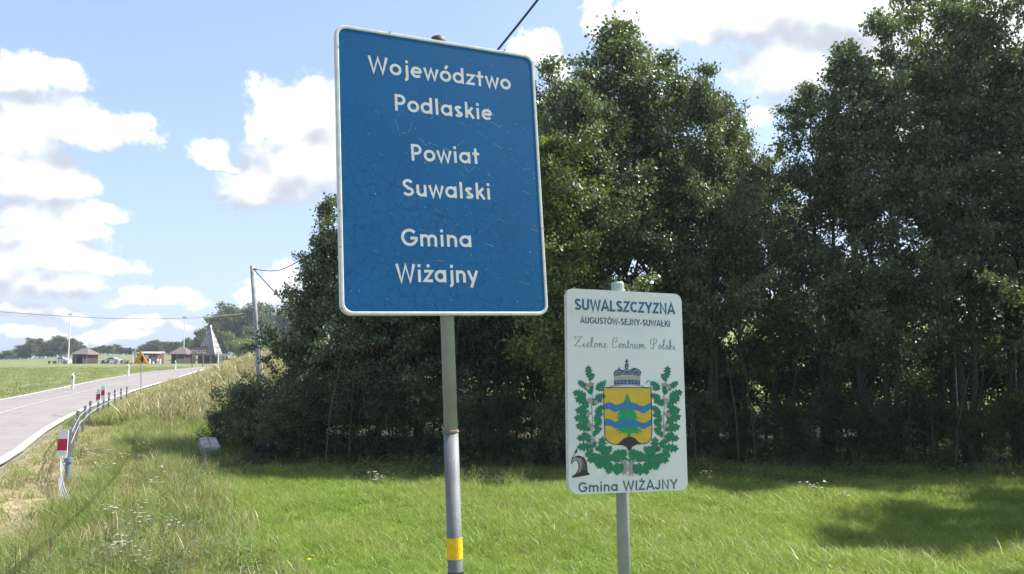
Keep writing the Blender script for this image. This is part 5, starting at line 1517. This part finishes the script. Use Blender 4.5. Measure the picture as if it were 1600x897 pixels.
def rest_furniture():
    Y = YC - 1
    pm = Y / F; X = lambda u: (u - 800) * pm
    labs = {167: 'wooden picnic table nearest the lone hut', 175.5: 'picnic table with a pale top beside the low car', 197: 'picnic table in the middle of the grass strip', 206: 'picnic table just before the kiosk'}
    for u, lab in labs.items():
        g = H(X(u), Y); r = empty('picnic_table', (X(u), Y, g), lab, 'picnic table', 'picnic tables on the rest place')
        m = MB(); m.box((X(u), Y, g + .74), (.95, 1.5, .07)); m.obj('table_top', M['stonewall'], r)
        for s in (-.7, .7):
            m = MB(); m.box((X(u) + s * .95, Y, g + .44), (.28, 1.5, .06)); m.obj('bench', M['white'] if u > 190 else M['stonewall'], r)
        for s in (-.35, .35):
            m = MB(); m.box((X(u) + s, Y - .5, g + .35), (.09, .9, .72)); m.obj('leg', M['stonewall'], r)
    for i, (u, lab) in enumerate(((243.4, 'white stone bollard at the end of the kiosk'), (255.6, 'white stone bollard midway between kiosk and second hut'), (259.5, 'white stone bollard nearest the second hut'), (249, 'low broken white bollard between two taller ones'))):
        g = H(X(u), Y - 2); m = MB(); hh = .45 if u == 249 else 1.0; m.tube([(X(u), Y - 2, g - .05), (X(u), Y - 2, g + hh * .8), (X(u), Y - 2, g + hh)], [.19, .17, .09], 10); m.obj('bollard', M['white'], None, label=lab, cat='bollard', group='white stone bollards by the kiosk')
    # silver car behind the tables, seen from the side
    def car(u, w_px, label, mt, Yc):
        x = (u - 800) * Yc / F; g = H(x, Yc); Lc = w_px * Yc / F; r = empty('parked_car', (x, Yc, g), label, 'car')
        prof = [(-.5, .28), (-.49, .62), (-.33, .80), (-.20, 1.02), (-.12, 1.28), (.14, 1.32), (.30, 1.02), (.46, .92), (.5, .66), (.5, .28)]
        m = MB(); n = len(prof)
        m.add([(x + a * Lc, Yc + s * .85, g + b) for s in (-1, 1) for a, b in prof], [tuple(range(n)), tuple(range(2 * n - 1, n - 1, -1))] + [(i, i + n, (i + 1) % n + n, (i + 1) % n) for i in range(n)]); m.obj('body', mt, r)
        m = MB(); m.add([(x + a * Lc, Yc - .86, g + b) for a, b in ((-.17, 1.02), (-.10, 1.22), (.13, 1.25), (.26, 1.0))], [(0, 1, 2, 3)]); m.obj('window', M['glassdark'], r)
        for a in (-.31, .31):
            m = MB(); m.tube([(x + a * Lc, Yc - .9, g + .31), (x + a * Lc, Yc - .68, g + .31)], .31, 14); w = m.obj('wheel', M['black'], r)
            m = MB(); m.tube([(x + a * Lc, Yc - .92, g + .31), (x + a * Lc, Yc - .90, g + .31)], .17, 10); m.obj('rim', M['silver'], w)
    car(178, 26, 'silver car parked behind the picnic tables right of the lone hut', M['silver'], YC + 5)
    car(100, 24, 'pale parked car half hidden by the lamp mast and wooden frame', M['white'], YC + 3)
    # wooden climbing frame / rack beside the first hut
    x0 = X(97); g = H(x0, Y); r = empty('wooden_frame', (x0, Y, g), 'dark wooden play frame left of the tall lamp mast', 'play frame')
    for u in (95.5, 99.5, 104, 107.5):
        m = MB(); m.box((X(u), Y, g + .95), (.1, .1, 2.0)); m.obj('post', M['wood'], r)
    for zz in (1.15, 1.55, 1.95):
        m = MB(); m.box((X(101.5), Y - .08, g + zz), (1.8, .08, .09)); m.obj('rail', M['wood'], r)
    x = X(84); g = H(x, Y); r = empty('bench', (x, Y, g), 'long dark low bench in the field left of the play frame', 'bench')
    m = MB(); m.box((x, Y, g + .5), (1.3, .5, .09)); m.obj('seat', M['darkwood'], r)
    for s in (-.5, .5):
        m = MB(); m.box((x + s, Y, g + .25), (.15, .45, .5)); m.obj('leg', M['darkwood'], r)
    # flag poles beside the kiosk
    for u, v, lab, mt in ((209.6, 549, 'greenish white pole left of the kiosk', 'white'), (213, 544.5, 'lilac grey pole against the kiosk end', 'galv_far')):
        x = X(u); g = H(x, Y); m = MB(); m.tube([(x, Y, g - .1), (x, Y, ray_at(u, v, Y).z)], .09, 8); m.obj('pole', M[mt], None, label=lab, cat='pole')
rest_furniture()

# ------------------------------------------------------------ far trees
def far_tree(k, u, vtop, Y, label, group, wide=1.0, name='distant_tree'):
    return tree_px(k, u, vtop, Y, label, cat='tree', name=name, group=group, wide=wide)
rg = random.Random(21)
prof = [(-40, 548), (0, 553), (20, 549), (32, 546), (45, 535), (62, 533), (75, 540), (86, 531), (100, 530.5), (113, 533), (125, 536), (140, 545), (160, 542), (180, 540.5), (200, 543), (213, 547), (226, 540), (240, 534), (255, 538), (270, 537), (285, 533), (300, 530), (312, 530)]
u = -4; kdt = 0
while u < 312:
    v = float(np.interp(u, [p[0] for p in prof], [p[1] for p in prof]))
    Yd = rg.uniform(255, 285); big = v < 537
    far_tree(rg.choice(['far', 'farB', 'far']), u, v + rg.uniform(-1.0, 1.5), Yd, ORD[kdt] + ' hazy tree of the distant row on the horizon, counted from the left picture edge', 'trees of the distant row', wide=rg.uniform(.9, 1.2) * (1.1 if big else 1.9))
    kdt += 1
    u += rg.uniform(5.8, 7.6)
for u, v, Yd, k, w, lab in ((312, 508, 205, 'far', .8, 'feathery tree whose crown leans out just behind the pyramid'), (335, 488, 210, 'far', .95, 'rounded grey green tree above the pyramid tip'), (318, 530, 200, 'farB', .9, 'low tree between the lamp mast and the pyramid'),
                    (356, 475, 215, 'far', .9, 'tall dark tree first to the side of the grey green one'), (377, 470, 220, 'farB', 1.0, 'highest dark tree of the far wood behind the utility pole'), (398, 473, 214, 'far', .9, 'dark tree directly behind the utility pole'),
                    (418, 476, 220, 'far', .9, 'dark tree between the utility pole and the near alders'), (440, 470, 216, 'farB', .9, 'far wood tree meeting the edge of the near alders'), (350, 512, 196, 'far', .7, 'lower dark tree close behind the pyramid steps'),
                    (388, 505, 198, 'far', .8, 'lower dark tree of the far wood left of the utility pole'), (428, 505, 200, 'far', .8, 'lower dark tree right of the utility pole'), (462, 480, 215, 'far', .9, 'far wood tree seen only through the near twigs')):
    far_tree(k, u, v + 14, Yd, lab, 'far wood behind the pyramid', w)
for u, v, Yd, w, lab in ((374, 538, 168, 1.0, 'bright green round bush beside the pyramid'), (392, 541, 160, 1.1, 'bright green bush behind the utility pole'), (418, 545, 150, 1.0, 'bright green bush between pole and near alders')):
    far_tree('farL', u, v, Yd, lab, 'bright bushes beside the pyramid', w, 'bright_bush')
# hedge of far trees on the hill behind the wood edge: seen only in chinks
for i, u in enumerate(range(560, 1700, 60)):
    Yd = rg.uniform(205, 235); x = (u - 800) * Yd / F
    tree(rg.choice(['far', 'farB']), x, Yd, rg.uniform(8, 12), ORD[i] + ' tree on the sunny hilltop glimpsed through the wood, counted from the blue sign', name='distant_tree', group='hilltop trees behind the wood', wide=1.3)

# ------------------------------------------------------------ small things
def yarrow():
    spots = [(128, 702), (136, 709), (146, 706), (158, 715), (166, 722), (172, 727), (178, 734), (150, 728), (183, 742), (140, 718), (222, 688), (229, 693), (236, 690), (214, 695), (226, 676), (168, 708), (190, 716), (120, 716),
             (224, 799), (216, 803), (163, 808), (172, 816), (148, 814), (178, 810), (212, 822), (219, 832), (228, 828), (270, 830), (276, 834), (262, 838), (183, 866), (190, 875), (178, 872), (196, 880), (215, 884), (224, 890), (160, 884),
             (204, 812), (240, 760), (250, 742), (586, 744), (590, 748), (1110, 748), (1104, 744), (1275, 762), (1290, 766), (1262, 760), (1320, 772)]
    protos = []
    for i in range(3):
        r = empty('yarrow_plant', (0, 0, 0), 'flowering yarrow with flat white heads in the verge grass', 'wildflower', 'white yarrow plants in the grass')
        mb = flower_tuft('y', 4 + i, 30 + i, .36)
        v = np.array(mb.v); fs = [f for f, k in zip(mb.f, mb.m) if k == 0]; fp = [f for f, k in zip(mb.f, mb.m) if k == 1]
        raw_obj('stem', v, fs, M['verge'], r); raw_obj('flower_head', v, fp, M['petal'], r); protos.append(r)
    rg = random.Random(6)
    for i, (u, v) in enumerate(spots):
        g = ground_at(u, v + 12 if v > 780 else v + 18)
        o = protos[i] if i < 3 else copy_tree(protos[i % 3])
        s = rg.uniform(.45, .78) * (1.0 if v > 780 else 1.1)
        o.location = (g.x, g.y, g.z); o.rotation_euler = (0, 0, rg.uniform(0, 6.28)); o.scale = (s, s, s)
yarrow()

def culvert():
    g = ray_at(328, 700, 17.2); r = empty('culvert_head', (g.x, g.y, H(g.x, g.y)), 'weathered concrete culvert head at the foot of the bank in the tree shade', 'culvert')
    z = ray_at(328, 684, 17.6).z; zf = ray_at(328, 699, 17.0).z
    p = [ray_at(311, 684, 17.7), ray_at(337, 683, 17.7), ray_at(344, 698, 17.0), ray_at(316, 700, 17.0)]
    m = MB(); lo = [Vector((q.x, q.y, H(q.x, q.y) - .2)) for q in p]
    m.add(p + lo, [(0, 1, 2, 3), (0, 4, 5, 1), (1, 5, 6, 2), (2, 6, 7, 3), (3, 7, 4, 0)]); m.obj('headwall', M['concrete'], r)
    m = MB(); a, b = p[0].lerp(p[1], .5), p[3].lerp(p[2], .5); m.box((a + b) / 2 + Vector((0, 0, .006)), (.012, (a - b).length, .01), ax=((p[1] - p[0]).normalized(), (a - b).normalized(), Vector((0, 0, 1)))); m.obj('joint', M['black'], r)
culvert()

def small():
    g = ground_at(160, 775); m = MB(); a = g + Vector((-.16, 0, .05)); b = g + Vector((.13, .12, .10)); m.tube([a, a.lerp(b, .5) + Vector((0, 0, .03)), b], [.012, .010, .005], 6)
    m.obj('stick', principled('bleached_stick', (.46, .40, .28), .9), None, label='pale dry stick lying in the grass right of the cable ends', cat='stick')
    g = ground_at(483, 893); r = empty('dandelion', g, 'single yellow dandelion flower at the bottom of the meadow', 'wildflower')
    m = MB(); m.tube([g, g + Vector((0, 0, .11))], .002, 5); m.obj('stem', M['verge'], r)
    m = MB(); c = g + Vector((0, 0, .11)); n = 14
    m.add([c] + [c + Vector((math.cos(t) * (.024 if i % 2 else .017), math.sin(t) * (.024 if i % 2 else .017), .010)) for i, t in enumerate([6.283 * k / n for k in range(n)])], [(0, i + 1, (i + 1) % n + 1) for i in range(n)]); m.obj('flower', principled('yellow_petals', (.85, .62, .02), .6), r)
small()

# ------------------------------------------------------------ the air
def haze():
    m, nt, N, L = newmat('summer_haze')
    N.clear()
    pv = N.new('ShaderNodeVolumePrincipled'); pv.inputs['Color'].default_value = (.80, .88, 1, 1); pv.inputs['Density'].default_value = .00045; pv.inputs['Anisotropy'].default_value = .25
    o = N.new('ShaderNodeOutputMaterial'); L.new(pv.outputs[0], o.inputs['Volume'])
    mb = MB(); mb.box((0, 0, 16), (1840, 1840, 36)); mb.obj('haze', m, None, kind='stuff')
haze()
